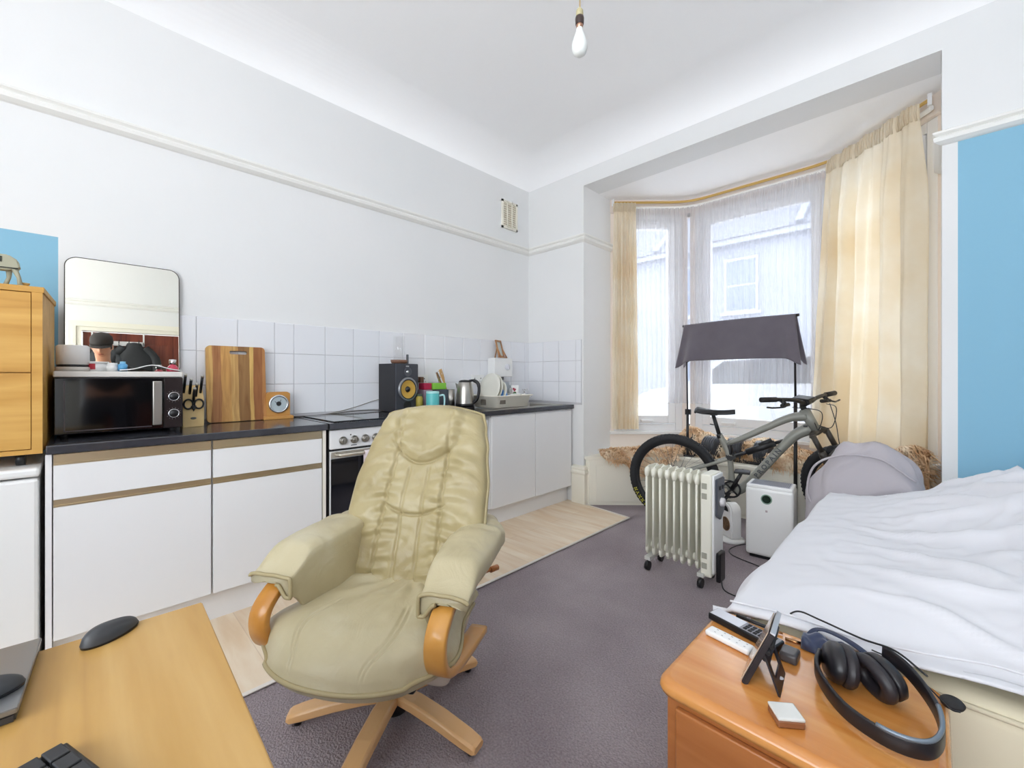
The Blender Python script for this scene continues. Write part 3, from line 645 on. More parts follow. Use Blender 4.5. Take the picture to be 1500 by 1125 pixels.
bw = MB(); bw.lathe([(0, 0), (.05, 0), (.058, .006), (.062, .026), (.056, .026), (.052, .012), (0, .01)], (0, 0, 0), seg=36); o = bw.build('wooden_bowl', wood('bowl_wood', '4C3226', '6B4836', '7E5A46', axis='X', scale=9, rough=.6), loc=(.115, 1.655, ZS)); tag(o, 'shallow dark brown bowl on top of the black speaker', 'bowl')
CLEAR = NT('thin_clear_glass'); a = CLEAR.node('ShaderNodeBsdfTransparent'); gl = CLEAR.node('ShaderNodeBsdfGlossy', i_Roughness=.03); mm = CLEAR.node('ShaderNodeMixShader', i_0=.07); CLEAR.l(a.outputs[0], mm.inputs[1]); CLEAR.l(gl.outputs[0], mm.inputs[2]); CLEAR.l(mm.outputs[0], CLEAR.out.inputs[0]); CLEAR = CLEAR.m
bw = MB(); bw.lathe([(0, .0), (.043, .0), (.044, .19), (.041, .19), (.040, .006), (0, .006)], seg=36); o = bw.build('glass_vase', CLEAR, loc=(.115, 1.655, ZS+.0125)); tag(o, 'tall clear glass cylinder standing in the brown bowl on the speaker', 'glass')
bw = MB(); bw.box(-.008, .008, -.007, .007, 0, .072, bev=.003); o = bw.build('lighter', pbr('dark_grey_plastic', '55575C', .4), loc=(.07, 1.752, ZS)); tag(o, 'thin dark grey stick upright on the speaker beside the bowl', 'lighter')
# ------------------------------------------------ counter clutter
mg = thing('travel_mug', 'turquoise insulated mug with a white handle beside the speaker', 'mug', (.30, 1.823, .9))
b = MB(); b.lathe([(0, 0), (.045, 0), (.048, .01), (.048, .13), (.046, .134), (0, .134)], seg=36); b.build('body', pbr('turquoise', '5DBFC0', .35), mg)
b = MB(); b.lathe([(.048, .134), (.0485, .146), (.044, .150), (0, .150)], seg=36); b.build('lid', pbr('turq_lid', 'A7DBDB', .3), mg)
b = MB(); b.tube(bez([(.02, .043, .115), (.03, .078, .118), (.032, .084, .07), (.03, .076, .028), (.02, .044, .03)]), .007, seg=8); b.build('handle', pbr('turq_handle', 'B9E2E4', .35), mg)
bottle('spice_jar', 'yellow-green labelled jar between the speaker and turquoise mug', 'jar', (.20, 1.775, .9), [(0, 0), (.026, 0), (.026, .1), (.018, .112)], pbr('olive_label', 'A8963E', .5), [(.02, .112), (.02, .128), (0, .128)], pbr('dark_cap', '3B4B35', .5))
dt = thing('storage_tin', 'dark slate box behind the turquoise mug, coloured boxes on top', 'tin', (.13, 2.0, .9)); b = MB(); b.box(-.055, .055, -.065, .055, 0, .155); b.build('body', pbr('slate', '4B525C', .5), dt, bev=.004)
b = MB(); b.box(-.05, .05, -.055, .045, .155, .157); b.build('lid', pbr('slate2', '3C434D', .5), dt)
b = MB(); b.box(-.045, .045, -.07, .055, 0, .05, bev=.004); o = b.build('green_box', pbr('lime', '84C443', .5), loc=(.13, 1.985, 1.0575)); tag(o, 'lime green packet lying on the dark slate box', 'box')
b = MB(); b.box(-.04, .04, -.04, .028, 0, .05, bev=.004); o = b.build('red_box', pbr('crimson', 'B21D45', .5), loc=(.12, 1.885, 1.0575)); tag(o, 'crimson packet beside the lime green one', 'box')
b = MB(); b.box(-.045, .045, -.045, .032, 0, .156, bev=.004); o = b.build('tea_caddy', pbr('mauve_tin', '9E8796', .5), loc=(.12, 1.885, .9)); tag(o, 'mauve caddy under the crimson packet', 'tin')
ct = thing('utensil_pot', 'grey steel pot holding wooden utensils beside the kettle', 'utensil pot', (.17, 2.085, .9)); b = MB(); b.lathe([(0, 0), (.034, 0), (.034, .155), (.031, .155), (.031, .01), (0, .01)], seg=32); b.build('body', STEEL, ct)
def utensil(name, lab, p0, p1, w, head, mat):
    p0, p1 = Vector(p0), Vector(p1); d = (p1-p0); b = MB(); pts = [p0+d*k/8 for k in range(9)]
    ws = [.008, .008, .008, .009, .010, .014]+list(head)
    b.tube(pts, .01, flat=(ws, .006, (1, .3, 0))); o = b.build(name, mat); tag(o, lab, name.split('_')[-1]); return o
utensil('wooden_spatula', 'broad wooden spatula leaning left out of the steel utensil pot', (.17, 2.10, .915), (.14, 2.005, 1.215), .05, (.034, .040, .036), wood('spat_wood', 'A9793F', 'C39350', 'D2A566', axis='Z', scale=5))
utensil('wooden_spoon', 'narrow dark-edged wooden spoon beside the spatula', (.165, 2.09, .912), (.12, 1.985, 1.19), .04, (.020, .026, .018), wood('spoon_wood', '6B4726', '8A6236', '9C7346', axis='Z', scale=5))
wk = thing('whisk', 'wire balloon whisk standing left of the wooden spatula', 'whisk', (.16, 2.07, .915)); b = MB()
for k in range(4):
    a = PI*k/4; pts = []
    for j in range(13):
        u = j/12; w = .03*math.sin(PI*u); zz = .20+.09*(1-abs(2*u-1))**.8; pts.append((-.03+math.cos(a)*w*(1 if j < 6.5 else -1), -.07+math.sin(a)*w*(1 if j < 6.5 else -1), zz))
    b.tube(pts, .0012, seg=5)
b.build('wires', CHROME, wk); b = MB(); b.tube([(0, 0, 0), (-.03, -.07, .20)], .006); b.build('handle', STEEL, wk)
# kettle
kt = thing('electric_kettle', 'brushed steel electric kettle with black handle, lid and base', 'kettle', (.27, 2.152, .9), R(30))
b = MB(); b.lathe([(.075, 0), (.078, .01), (.07, .02), (0, .02)], seg=40, cap=True); b.build('power_base', BLACK, kt)
b = MB(); b.lathe([(.0, .022), (.073, .022), (.074, .045), (.0, .045)], seg=40); b.build('foot', BLACK, kt)
b = MB(); b.lathe([(.074, .045), (.072, .10), (.062, .17), (.052, .21), (.045, .216), (0, .218)], seg=40); b.prism([(-.05, -.022, .19), (-.05, .022, .19), (-.082, 0, .207)], (0.01, 0, -.045)); b.build('body', STEEL, kt)
b = MB(); b.lathe([(.05, .213), (.046, .224), (.03, .23), (0, .232)], seg=32); b.build('lid', BLACK, kt)
b = MB(); b.tube(bez([(.035, 0, .222), (.075, 0, .226), (.115, 0, .20), (.122, 0, .14), (.105, 0, .07), (.078, 0, .04)], 8), .013, flat=(.03, .022, (0, 0, 1))) if False else b.tube(bez([(.035, 0, .222), (.075, 0, .226), (.112, 0, .20), (.118, 0, .14), (.102, 0, .08), (.072, 0, .05)], 8), [.010]*8+[.014]*12+[.012]*21, seg=12); b.build('handle', BLACK, kt)
# dish rack and dishes
RACKM = pbr('cream_plastic', 'F2EDDF', .4)
rk = thing('dish_rack', 'cream plastic dish rack full of crockery on the sink drainer', 'dish rack', (.33, 2.50, .907))
b = MB()
def rsec(hx, hy, z, r=.035, n=6):
    out = []
    for (cx_, cy_, a0) in ((hx-r, hy-r, 0), (-hx+r, hy-r, 90), (-hx+r, -hy+r, 180), (hx-r, -hy+r, 270)):
        for k in range(n): a = R(a0+90*k/(n-1)); out.append((cx_+r*math.cos(a), cy_+r*math.sin(a), z))
    return out
L1 = [rsec(.14, .19, 0), rsec(.155, .21, .085), rsec(.172, .228, .092), rsec(.172, .228, .099), rsec(.158, .214, .098), rsec(.148, .20, .088), rsec(.132, .182, .008)]
rv = [[b.bm.verts.new(q) for q in s] for s in L1]
for A, B in zip(rv, rv[1:]):
    for k in range(len(A)): f = b.bm.faces.new((A[k], A[(k+1) % len(A)], B[(k+1) % len(A)], B[k])); f.smooth = True
b.bm.faces.new(rv[0]); b.bm.faces.new(rv[-1]); b.build('tub', RACKM, rk)
b = MB(); b.box(.146, .151, -.16, -.10, .03, .07, m=Matrix.Rotation(0, 4, 'Z')).box(-.03, .03, -.2085, -.2035, .02, .065); b.build('drain_slots', pbr('slot_dark', '6B645A', .8), rk)
b = MB()
for k in range(7): b.tube(bez([(-.12, -.15+k*.045, .01), (-.12, -.15+k*.045, .075), (.06, -.15+k*.045, .075), (.06, -.15+k*.045, .01)], 4), .004, seg=6)
b.build('plate_slots', RACKM, rk)
def plate(r, y, tilt, lab, x=.30):
    b = MB(); b.lathe([(0, 0), (r*.6, 0), (r*.7, .004), (r, .018), (r*.99, .021), (r*.68, .008), (0, .005)], seg=44); o = b.build('dinner_plate', pbr('china', 'DEDDD3', .2) if 'china' not in bpy.data.materials else bpy.data.materials['china'])
    o.matrix_world = Matrix.Translation((x, y, .93+r)) @ Matrix.Rotation(R(90+tilt), 4, 'X'); tag(o, lab, 'plate')
plate(.128, 2.405, -14, 'nearest large cream dinner plate upright in the dish rack'); plate(.125, 2.44, -13, 'large cream dinner plate second from the kettle in the dish rack'); plate(.098, 2.47, -12, 'smaller cream side plate in the rack behind the dinner plates', x=.34)
def mug(name, lab, loc, r, h, mat, hang=0, hd=True):
    t_ = thing(name, lab, 'mug', loc, R(hang)); b = MB(); b.lathe([(0, 0), (r*.9, 0), (r, .01), (r, h), (r*.93, h), (r*.92, .008), (0, .006)], seg=32); b.build('body', mat, t_)
    if hd: b = MB(); b.tube(bez([(r*.95, 0, h*.8), (r*1.5, 0, h*.75), (r*1.6, 0, h*.45), (r*.95, 0, h*.2)], 6), .005, seg=8); b.build('handle', mat, t_)
    return t_
mug('grey_mug', 'tall pale grey mug upside down at the back of the dish rack', (.24, 2.625, .985), .042, .125, pbr('grey_glaze', 'A9B0B6', .35), 90)
rm = mug('flower_mug', 'white mug with a red rose print in the dish rack', (.30, 2.69, .975), .036, .105, PLASTIC_W, -90)
b = MB()
for (y, z, r, m_) in ((-.006, .075, .010, 0), (.006, .07, .008, 0), (0, .06, .007, 0), (.004, .04, .012, 1), (-.008, .035, .009, 1)): b.ell((.0355*math.cos(y/.036), .0355*math.sin(y/.036), z), (.0018, r, r), nu=12, nv=8)
b.xf(Matrix.Rotation(R(40), 4, 'Z')); o = b.build('rose_print', pbr('rose_red', 'A8324A', .5), rm)
b = MB(); b.ell((.0362, .002, .036), (.0018, .016, .013), nu=12, nv=8); b.ell((.0358, .010, .028), (.0018, .010, .010), nu=12, nv=8); b.xf(Matrix.Rotation(R(40), 4, 'Z')); b.build('leaf_print', pbr('leaf_green', '3E6B3F', .5), rm)
bottle('washing_up_bottle', 'blue washing-up liquid bottle lying upright among the rack crockery', 'bottle', (.38, 2.48, .935), [(0, 0), (.028, 0), (.03, .06), (.022, .10), (.012, .115)], pbr('washing_blue', '4E8ED8', .25), [(.012, .115), (.010, .13), (0, .132)], pbr('pale_blue_cap', 'BFDDF5', .3))
bw = MB(); bw.lathe([(0, .0), (.035, .0), (.062, .045), (.059, .047), (.032, .006), (0, .005)], seg=32); o = bw.build('cereal_bowl', bpy.data.materials['china'], loc=(.40, 2.585, .965)); tag(o, 'pale bowl resting in the right half of the dish rack', 'bowl')
# wall heater with easel frame
wh = thing('water_heater_control', 'white wall-mounted heater box with a round dial above the sink', 'wall heater', (.014, 2.755, 1.155)); wh.name = 'wall_heater'
b = MB(); b.box(0, .095, -.13, .10, 0, .172, bev=.006); b.build('case', PLASTIC_W, wh)
b = MB(); b.lathe([(.03, 0), (.028, .012), (0, .014)], m=Matrix.Translation((.095, .03, .09)) @ Matrix.Rotation(PI/2, 4, 'Y')); b.box(.107, .116, .026, .034, .064, .116, bev=.003); b.build('dial', pbr('dial_white', 'D9DAE3', .3), wh)
b = MB(); b.lathe([(.02, 0), (.02, -.03), (0, -.03)], (.05, 0, 0)).lathe([(.011, 0), (.011, -.045), (0, -.045)], (.05, -.04, 0)); b.build('pipe', pbr('grey_pipe', '5B5B58', .5), wh)
ez = thing('easel_frame', 'empty small wooden easel photo frame on top of the white heater', 'photo frame', (.055, 2.735, 1.328), R(20))
EW = wood('easel_wood', '8A5B36', 'A8764A', 'BD8C5E', axis='Z', scale=6)
b = MB(); T = Matrix.Rotation(R(-14), 4, 'Y')
for (y0, y1, z0, z1) in ((-.055, -.042, 0, .165), (.042, .055, 0, .165), (-.055, .055, 0, .014), (-.055, .055, .15, .165)): b.box(.02, .032, y0, y1, z0, z1, m=T)
b.build('frame', EW, ez)
b = MB(); b.box(.022, .024, -.042, .042, .014, .15, m=T); b.build('picture', pbr('blank_mount', 'C6C9C4', .5), ez)
b = MB()
for s in (-1, 1): b.tube([(.05, s*.06, .003), (-.005, s*.045, .11)], .006, flat=(.013, .01, (1, 0, 0)))
b.tube([(-.045, 0, .003), (-.015, 0, .14)], .006, flat=(.012, .008, (1, 0, 0))).box(.02, .05, -.07, .07, .003, .012); b.build('easel', EW, ez)
# sockets, clip, cables
for (y, z, lab) in ((2.50, 1.13, 'white double wall socket on the tiles behind the plates'), (1.90, 1.13, 'white double wall socket on the tiles behind the crimson packet')):
    s_ = thing('wall_socket', lab, 'socket', (.014, y, z)); b = MB(); b.box(0, .009, -.073, .073, -.043, .043, bev=.003); b.build('plate', PLASTIC_W, s_)
    for q in (-.035, .035):
        b = MB(); b.box(.009, .0095, q-.004, q+.004, .006, .016).box(.009, .0095, q-.014, q-.007, -.016, -.011).box(.009, .0095, q+.007, q+.014, -.016, -.011); b.build('pin_holes', BLACK_M, s_)
        b = MB(); b.box(.009, .013, q-.006, q+.006, .022, .032, bev=.001); b.build('switch', PLASTIC_W, s_)
b = MB(); b.box(.024, .06, -.02, .012, -.02, .025, bev=.004); o = b.build('wall_plug', pbr('brown_plug', '6E5140', .5), loc=(.0, 1.895, 1.13)); tag(o, 'brown plug in the socket right of the speaker', 'plug')
CABG = pbr('grey_cable', '8E8A80', .5)
b = MB(); b.tube(bez([(.04, .93, .9045), (.03, 1.15, .905), (.022, 1.35, .94), (.018, 1.50, .98), (.03, 1.60, 1.0)]), .0025, seg=6); o = b.build('speaker_cable', CABG); tag(o, 'thin grey cable rising along the tiles to the speaker', 'cable')
b = MB(); b.tube(bez([(.05, .93, .9045), (.05, 1.15, .9055), (.045, 1.35, .9165), (.05, 1.50, .914), (.12, 1.60, .905)]), .003, seg=6); o = b.build('power_cable', pbr('dark_cable', '4A463F', .5)); tag(o, 'darker cable lying along the foot of the tiles behind the hob', 'cable')
# ================================================================ RECLINER CHAIR
CH = thing('recliner_chair', 'cream leather swivel recliner with golden bentwood arms and five-star wooden base', 'armchair', (1.612, .757, 0), R(31.4))
def leather(name, c1, c2, c3):
    t = NT(name); p = t.node('ShaderNodeBsdfPrincipled'); t.l(p.outputs[0], t.out.inputs[0]); p.inputs['Roughness'].default_value = .42; p.inputs['Coat Weight'].default_value = .08; p.inputs['Coat Roughness'].default_value = .35
    tc = t.node('ShaderNodeTexCoord'); n1 = t.node('ShaderNodeTexNoise', i_Scale=5.0, i_Detail=5.0); t.l(tc.outputs['Object'], n1.inputs['Vector'])
    t.l(t.ramp(n1.outputs[0], [(.3, c1), (.55, c2), (.75, c3)]), p.inputs['Base Color'])
    w = t.node('ShaderNodeTexNoise', i_Scale=9.0, i_Detail=3.0, i_Distortion=1.6); t.l(tc.outputs['Object'], w.inputs['Vector'])
    v = t.node('ShaderNodeTexVoronoi', i_Scale=260.0); t.l(tc.outputs['Object'], v.inputs['Vector'])
    b1 = t.node('ShaderNodeBump', i_Strength=.35, i_Distance=.012); t.l(w.outputs[0], b1.inputs['Height'])
    b2 = t.node('ShaderNodeBump', i_Strength=.12, i_Distance=.001); t.l(v.outputs[0], b2.inputs['Height']); t.l(b1.outputs[0], b2.inputs['Normal']); t.l(b2.outputs[0], p.inputs['Normal'])
    return t.m
LB = leather('leather_back', '9B8C66', 'A79971', 'B3A682'); LS = leather('leather_seat', 'B6AA88', 'BFB493', 'C9C1A6'); PIPE = pbr('leather_piping', 'A89A74', .5)
SUEDE = pbr('suede_side', 'CFC4B4', .8)
def sm(x, a, b):
    t = max(0, min(1, (x-a)/(b-a))); return t*t*(3-2*t)
def G(x, c, w): return math.exp(-((x-c)/w)**2)
def nz(x, y, z=0): return noise.noise(Vector((x, y, z)))
# ---- backrest: u in -1..1 lateral, v 0..1 upwards; face normal towards -y (front)
def half_w(v):
    pts = [(0, .235), (.12, .262), (.35, .275), (.55, .272), (.75, .250), (.88, .228), (.95, .212), (1.0, .185)]
    for (a, wa), (c, wc) in zip(pts, pts[1:]):
        if v <= c: return wa+(wc-wa)*sm(v, a, c)*1.0
    return pts[-1][1]
def back_center(v):
    return Vector((0, .095+.30*v-.035*math.sin(PI*v)*1.0, .385+.64*v-.0))
def back_top(u): return 1-.045*abs(u)**2.2
def seam_h(u, v0, sag): return v0+sag*u*u
def back_pt(U, Vv, front=True):
    v = Vv*back_top(U); w = half_w(v); c = back_center(v); x = U*w
    dn = Vector((0, -.90, .42))
    edge = (1-abs(U)**4)**.5 if abs(U) < 1 else 0
    ve = min(1, (1-Vv)/.06); ve = (1-(1-ve)**2)**.5; vb = min(1, Vv/.05); vb = .4+.6*(1-(1-vb)**2)**.5
    th = .062*edge*ve*vb
    if not front: return c+Vector((x, 0, 0))-dn*(th*.75)+dn*.008
    # quilting and seams
    d = 0
    wrap = .03*(abs(U)**2)                       # side wings curve forward
    hseam = .79-.145*(1-(abs(x)/.145)**2) if abs(x) < .145 else .79   # curved lower edge of the head cushion
    hr = 0
    if abs(x) < .155:
        s1 = hseam
        d += .020*sm(v, s1+.003, s1+.06)*(1-sm(abs(x), .11, .155))     # head cushion bulges
        d -= .013*G(v, s1, .0075)*(1-sm(abs(x), .12, .15))
    s2 = .435-.065*(1-(x/.125)**2) if abs(x) < .125 else .435
    d -= .013*G(v, s2, .0075)*(1-sm(abs(x), .11, .14))
    d += .010*G(v, s2+.07, .06)*(1-sm(abs(x), .09, .14))
    for xs in (-.115, .115): d -= .012*G(x, xs+.03*(v-.4)*(1 if xs < 0 else -1), .0065)*(1-.75*sm(v, .76, .84))
    for xs in (-.04, .04): d -= .007*G(x, xs, .005)*(1-sm(v, .60, .64))
    # puckers: horizontal creases on the wings, fanned creases low down
    pk = (1-sm(abs(abs(x)-.18), .03, .085))
    d += .006*pk*math.sin(v*62+abs(x)*18+2.2*nz(x*6, v*5, 1))*(.5+.5*nz(x*8+3, v*7))*1.4
    d += .0045*G(abs(x), .115, .05)*math.sin(v*95+4*nz(x*9, v*6, 4))
    d += .005*nz(x*14, v*9, 2)+.003*nz(x*30, v*26, 7)
    d += .008*(1-sm(v, 0, .3))*nz(x*16, v*4, 9)
    return c+Vector((x, 0, 0))+dn*(th+d*edge*ve)+Vector((0, -wrap, 0))
b = MB(); NU, NV = 130, 190
b.grid(lambda i, j: back_pt(2*i-1, j, True), NU, NV); b.grid(lambda i, j: back_pt(2*i-1, j, False), NU//2, NV//2)
b.build('backrest', LB, CH, recalc=True)
b = MB(); pts = []
for j in range(41): pts.append(back_pt(-1, j/40, True)+Vector((-.002, .006, 0)))
for i in range(1, 31): pts.append(back_pt(-1+2*i/30, 1, True)+Vector((0, .004, .004)))
for j in range(39, -1, -1): pts.append(back_pt(1, j/40, True)+Vector((.002, .006, 0)))
b.tube(pts, .0065, seg=8); b.build('piping', PIPE, CH)
# ---- seat cushion: param s across (-1..1), t 0 back .. 1 front
def seat_outline(a):
    """a: -1..1 across; returns x, y extent rounding"""
    return a
def seat_pt(S, T, top=True):
    w = .272+.042*sm(T, .3, .75)-.10*sm(T, .72, 1.0)**1.6
    x = S*w-.010
    fr = .508-.06*abs(S)**2.4
    y = .125-fr*T
    e = (1-abs(S)**5)**.5 if abs(S) < 1 else 0
    ef = min(1, (1-T)/.16); ef = (1-(1-ef)**2.2)**.5; eb = .6+.4*min(1, T/.1)
    base = .380-.008*T-.022*sm(T, .75, 1)
    if not top: return Vector((x*.985, y, base-.004-.045*e*min(1, (1-T)/.08)**.5))
    h = .070*e*ef*eb
    d = 0
    d += .010*G(T, .62, .22)*(1-abs(S))
    d -= .013*G(T, .18, .16)*G(S, 0, .5)
    for q in (-.45, .45): d -= .006*(G(S, q+.16*(T-.7)*(1 if q > 0 else -1), .012)+G(S, q+.05+.16*(T-.7)*(1 if q > 0 else -1), .012))*sm(T, .46, .56)
    d += .006*nz(x*7+2, y*7, 3)+.003*nz(x*18, y*16, 8)
    r = math.hypot(x-.05, y-.10)
    d += .005*math.sin(math.atan2(y-.14, x-.03)*16+2*nz(x*5, y*5))*G(T, .22, .25)*sm(r, .02, .12)
    return Vector((x, y, base+h+d*e*ef))
b = MB(); b.grid(lambda i, j: seat_pt(2*i-1, j, True), 150, 110); b.grid(lambda i, j: seat_pt(2*i-1, j, False), 40, 40); b.build('seat', LS, CH)
b = MB(); pts = [seat_pt(-1, j/30)+Vector((-.002, 0, 0)) for j in range(4, 31)]+[seat_pt(-1+2*i/40, 1)+Vector((0, -.002, 0)) for i in range(1, 41)]+[seat_pt(1, j/30)+Vector((.002, 0, 0)) for j in range(29, 3, -1)]
b.tube(pts, .0065, seg=8); b.build('piping', PIPE, CH, label='piping round the seat edge')
b = MB()   # suede side band under the seat
def band(u, v):
    if u < .35: S, T = -1, .15+.85*(u/.35)
    elif u < .65: S, T = -1+2*(u-.35)/.3, 1
    else: S, T = 1, 1-.85*((u-.65)/.35)
    p = seat_pt(S, T); fr_ = sm(T, .75, 1); return Vector((p.x*(1-(.10+.10*fr_)*v), p.y*(1-(.06+.16*fr_)*v)+.004, p.z-(.085-.045*fr_)*v))
b.grid(band, 90, 8); b.build('seat_side', SUEDE, CH, solid=.004)
b = MB(); b.box(-.20, .20, -.26, .10, .285, .335, bev=.01).box(-.12, .12, -.12, .14, .25, .29, bev=.005); b.build('seat_frame', BLACK_M, CH)
# ---- arms
def arm(s):
    X = .276*s
    w = MB(); path = bez([(X, .20, .560), (X, .05, .552), (X, -.12, .540), (X, -.215, .520), (X, -.278, .478), (X, -.290, .425), (X, -.262, .368), (X, -.19, .330), (X*.98, -.06, .295), (X*.96, .12, .262)], 7)
    w.tube(path, .01, flat=([.056]*len(path), .024, (1, 0, 0))) if False else None
    # strip: width across x, thickness in the bend plane
    rings = []; n = len(path)
    for i, p in enumerate(path):
        d = path[min(i+1, n-1)]-path[max(i-1, 0)]; d.normalize(); nn = Vector((0, -d.z, d.y)); ww, tt, k = .030, .012, .004
        rings.append([w.bm.verts.new(p+Vector((a, 0, 0))+nn*c_) for a, c_ in ((ww, tt-k), (ww-k, tt), (-ww+k, tt), (-ww, tt-k), (-ww, -tt+k), (-ww+k, -tt), (ww-k, -tt), (ww, -tt+k))])
    for A, B in zip(rings, rings[1:]):
        for k in range(8): f = w.bm.faces.new((A[k], A[(k+1) % 8], B[(k+1) % 8], B[k])); f.smooth = True
    w.bm.faces.new(rings[0]); w.bm.faces.new(rings[-1])
    a_ = w.build('armrest', BEECH_G, CH)
    # padded leather cover: rounded over the arm with a lip that flares at the front and a panel down to the seat
    def pad(u, v):
        y = .30-.545*v                       # back to front
        zc = .578-.010*v+.018*sm(v, 0, .5)-.012*sm(v, .8, 1)
        wd = .066+.022*math.sin(PI*min(1, v*1.05))**.8+.006*sm(v, .8, 1)
        cx = X-.010*s+.012*s*sm(v, .3, 1)
        if v < .25: cx -= s*.045*(1-sm(v, 0, .25))
        a = u*2*PI                            # closed section
        ca, sa = math.cos(a), math.sin(a)
        th = (.036+.006*math.sin(PI*v))*(1-.62*sm(v, .80, 1)); zc -= .026*sm(v, .80, 1)**1.3
        drop = 0
        x = cx+wd*math.copysign(abs(ca)**.75, ca)
        z = zc+th*math.copysign(abs(sa)**.8, sa)
        inner = -ca*s                          # 1 on the inner side
        if inner > .2 and sa < .35:
            low = (.400-zc)*(1-sm(v, .82, 1.0))+(-.050)*sm(v, .82, 1.0)
            z = zc+low*sm(inner, .2, .75)*(1-sm(sa, -.2, .35))+(z-zc)*(1-sm(inner, .2, .75)*(1-sm(sa, -.2, .35)))
        if inner < -.2 and sa < 0: z -= .012*sm(-inner, .2, .9)
        bump_ = .005*nz(x*10, y*9, 5+s)+.0025*nz(x*28, y*24, 2)
        cr = .004*math.sin(y*70+3*nz(x*8, y*5, s))*G(v, .22, .2)
        return Vector((x, y-.015*v*abs(sa)*0, z+(bump_+cr)*(1 if sa > -.1 else .3)))
    b = MB(); g = b.grid(pad, 48, 60, cu=True)
    for col in (0, -1):
        vs = [g[i][col] for i in range(48)]; c_ = sum((v.co for v in vs), Vector())/48
        cv = b.bm.verts.new(c_+Vector((0, .010 if col else .008, 0)))
        for i in range(48): f = b.bm.faces.new((vs[i], vs[(i+1) % 48], cv)); f.smooth = True
    b.build('arm_pad', LS, CH)
    b = MB(); b.tube([pad(((-.22+.72*k/40) if s < 0 else (.72*k/40)) % 1, 1)+Vector((0, -.002, 0)) for k in range(41)], .006, seg=8); b.build('arm_piping', PIPE, CH)
arm(-1); arm(1)
# ---- star base
b = MB(); b.lathe([(.05, .028), (.055, .04), (.05, .085), (.028, .10), (.026, .26), (.05, .27), (0, .27)], seg=32); b.build('swivel_post', BLACK, CH)
for k in range(5):
    a = R(16-31.4+72*k); d = Vector((math.cos(a), math.sin(a), 0)); sd = Vector((-d.y, d.x, 0)); b = MB(); rings = []
    for (r, zt, th, wd) in ((.035, .098, .035, .030), (.10, .096, .036, .031), (.20, .082, .036, .031), (.30, .060, .034, .030), (.335, .050, .030, .028), (.345, .044, .020, .024)):
        zt -= .004
        rings.append([b.bm.verts.new(d*r+sd*x+Vector((0, 0, z))) for x, z in ((wd, zt-.008), (wd-.008, zt), (-wd+.008, zt), (-wd, zt-.008), (-wd, zt-th+.006), (-wd+.006, zt-th), (wd-.006, zt-th), (wd, zt-th+.006))])
    for A, B in zip(rings, rings[1:]):
        for q in range(8): f = b.bm.faces.new((A[q], A[(q+1) % 8], B[(q+1) % 8], B[q])); f.smooth = q in (0, 2, 4, 6)
    b.bm.faces.new(rings[0]); b.bm.faces.new(rings[-1]); b.bm.normal_update()
    # make the grain run along the leg: object rotated
    b.xf(Matrix.Rotation(-a, 4, 'Z')); o = b.build('leg', BEECH_L, CH); o.rotation_euler.z = a
    f = MB(); f.lathe([(.012, .0), (.012, .025), (0, .026)], (.315, 0, 0), seg=14, cap=True); f.build('foot_pad', BLACK, o)
# recline lever
b = MB(); b.tube([(.17, .25, .36), (.235, .385, .352)], .006).tube([(.232, .38, .352), (.252, .415, .35)], .012, seg=14); b.build('recline_knob', pbr('lever_wood', 'B4703A', .4), CH)
# ================================================================ DESK
dk = thing('desk', 'oak desk top filling the lower left corner', 'desk', (2.10, .0, 0))
b = MB()
b.prism([(-.245, -.43, .70), (-.19, .166, .70), (.31, .153, .70), (1.0, .135, .70), (1.0, -.43, .70)][:0] or [(-.20, -.60, .690), (-.188, .166, .690), (.98, .135, .690), (.98, -.60, .690)], (0, 0, .03), bev=.002); b.build('tabletop', OAK_DESK, dk)
b = MB(); b.box(-.15, .93, .06, .085, .61, .69).box(-.15, .93, -.54, -.515, .61, .69).box(-.15, -.13, -.515, .06, .61, .69).box(.91, .93, -.515, .06, .61, .69); b.build('apron', OAK_X, dk)
for (x, y) in ((-.165, .10), (.915, .09), (-.165, -.56), (.915, -.56)):
    b = MB(); b.box(x-.0, x+.045, y-.025, y+.02, 0, .69); b.build('leg', OAK_X, dk, bev=.002)
LPM = pbr('laptop_grey', '8E8F91', .32, metal=.75)
lp = thing('laptop', 'closed grey laptop lying at the far left of the desk', 'laptop', (1.905, -.045, .7205), 0)
b = MB(); b.prism([(0, 0, .012), (.195, -.012, .012), (.18, -.33, .012), (-.015, -.318, .012)], (0, 0, .007), bev=.001); b.build('lid', LPM, lp)
b = MB(); b.prism([(.002, -.002, 0), (.192, -.014, 0), (.177, -.326, 0), (-.012, -.316, 0)], (0, 0, .011), bev=.002); b.build('base', pbr('laptop_base', '45464A', .4, metal=.5), lp)
MS = pbr('mouse_dark', '3A3B3E', .45); MS2 = pbr('mouse_side', '1F2023', .5)
def mouse(name, lab, loc, rz, s=1):
    t_ = thing(name, lab, 'computer mouse', loc, rz); s *= .76; b = MB()
    def f(u, v):
        a = 2*PI*u; r = v
        x = .055*s*r*math.cos(a); y = .029*s*r*math.sin(a)*(1-.12*math.cos(a)); h = (1-(r)**3)**.6 if r < 1 else 0
        h *= 1-.10*G(abs(math.sin(a))*r, .62, .10)
        return Vector((x, y, .004+.028*s*h*(1-.25*math.cos(a)*r-.15*r*abs(math.sin(a)))))
    b.grid(f, 40, 14, cu=True); bmesh.ops.remove_doubles(b.bm, verts=b.bm.verts[:], dist=1e-6); b.build('shell', MS, t_)
    b = MB(); b.lathe([(1, .004), (.98, 0), (0, 0)], seg=40); b.xf(Matrix.Diagonal((.055*s, .029*s, 1, 1))); b.build('base', MS2, t_)
    b = MB(); b.tube([(.026*s, -.003, .0185*s), (.026*s, .003, .0185*s)], .007*s, seg=16); b.build('scroll_wheel', MS2, t_)
    return t_
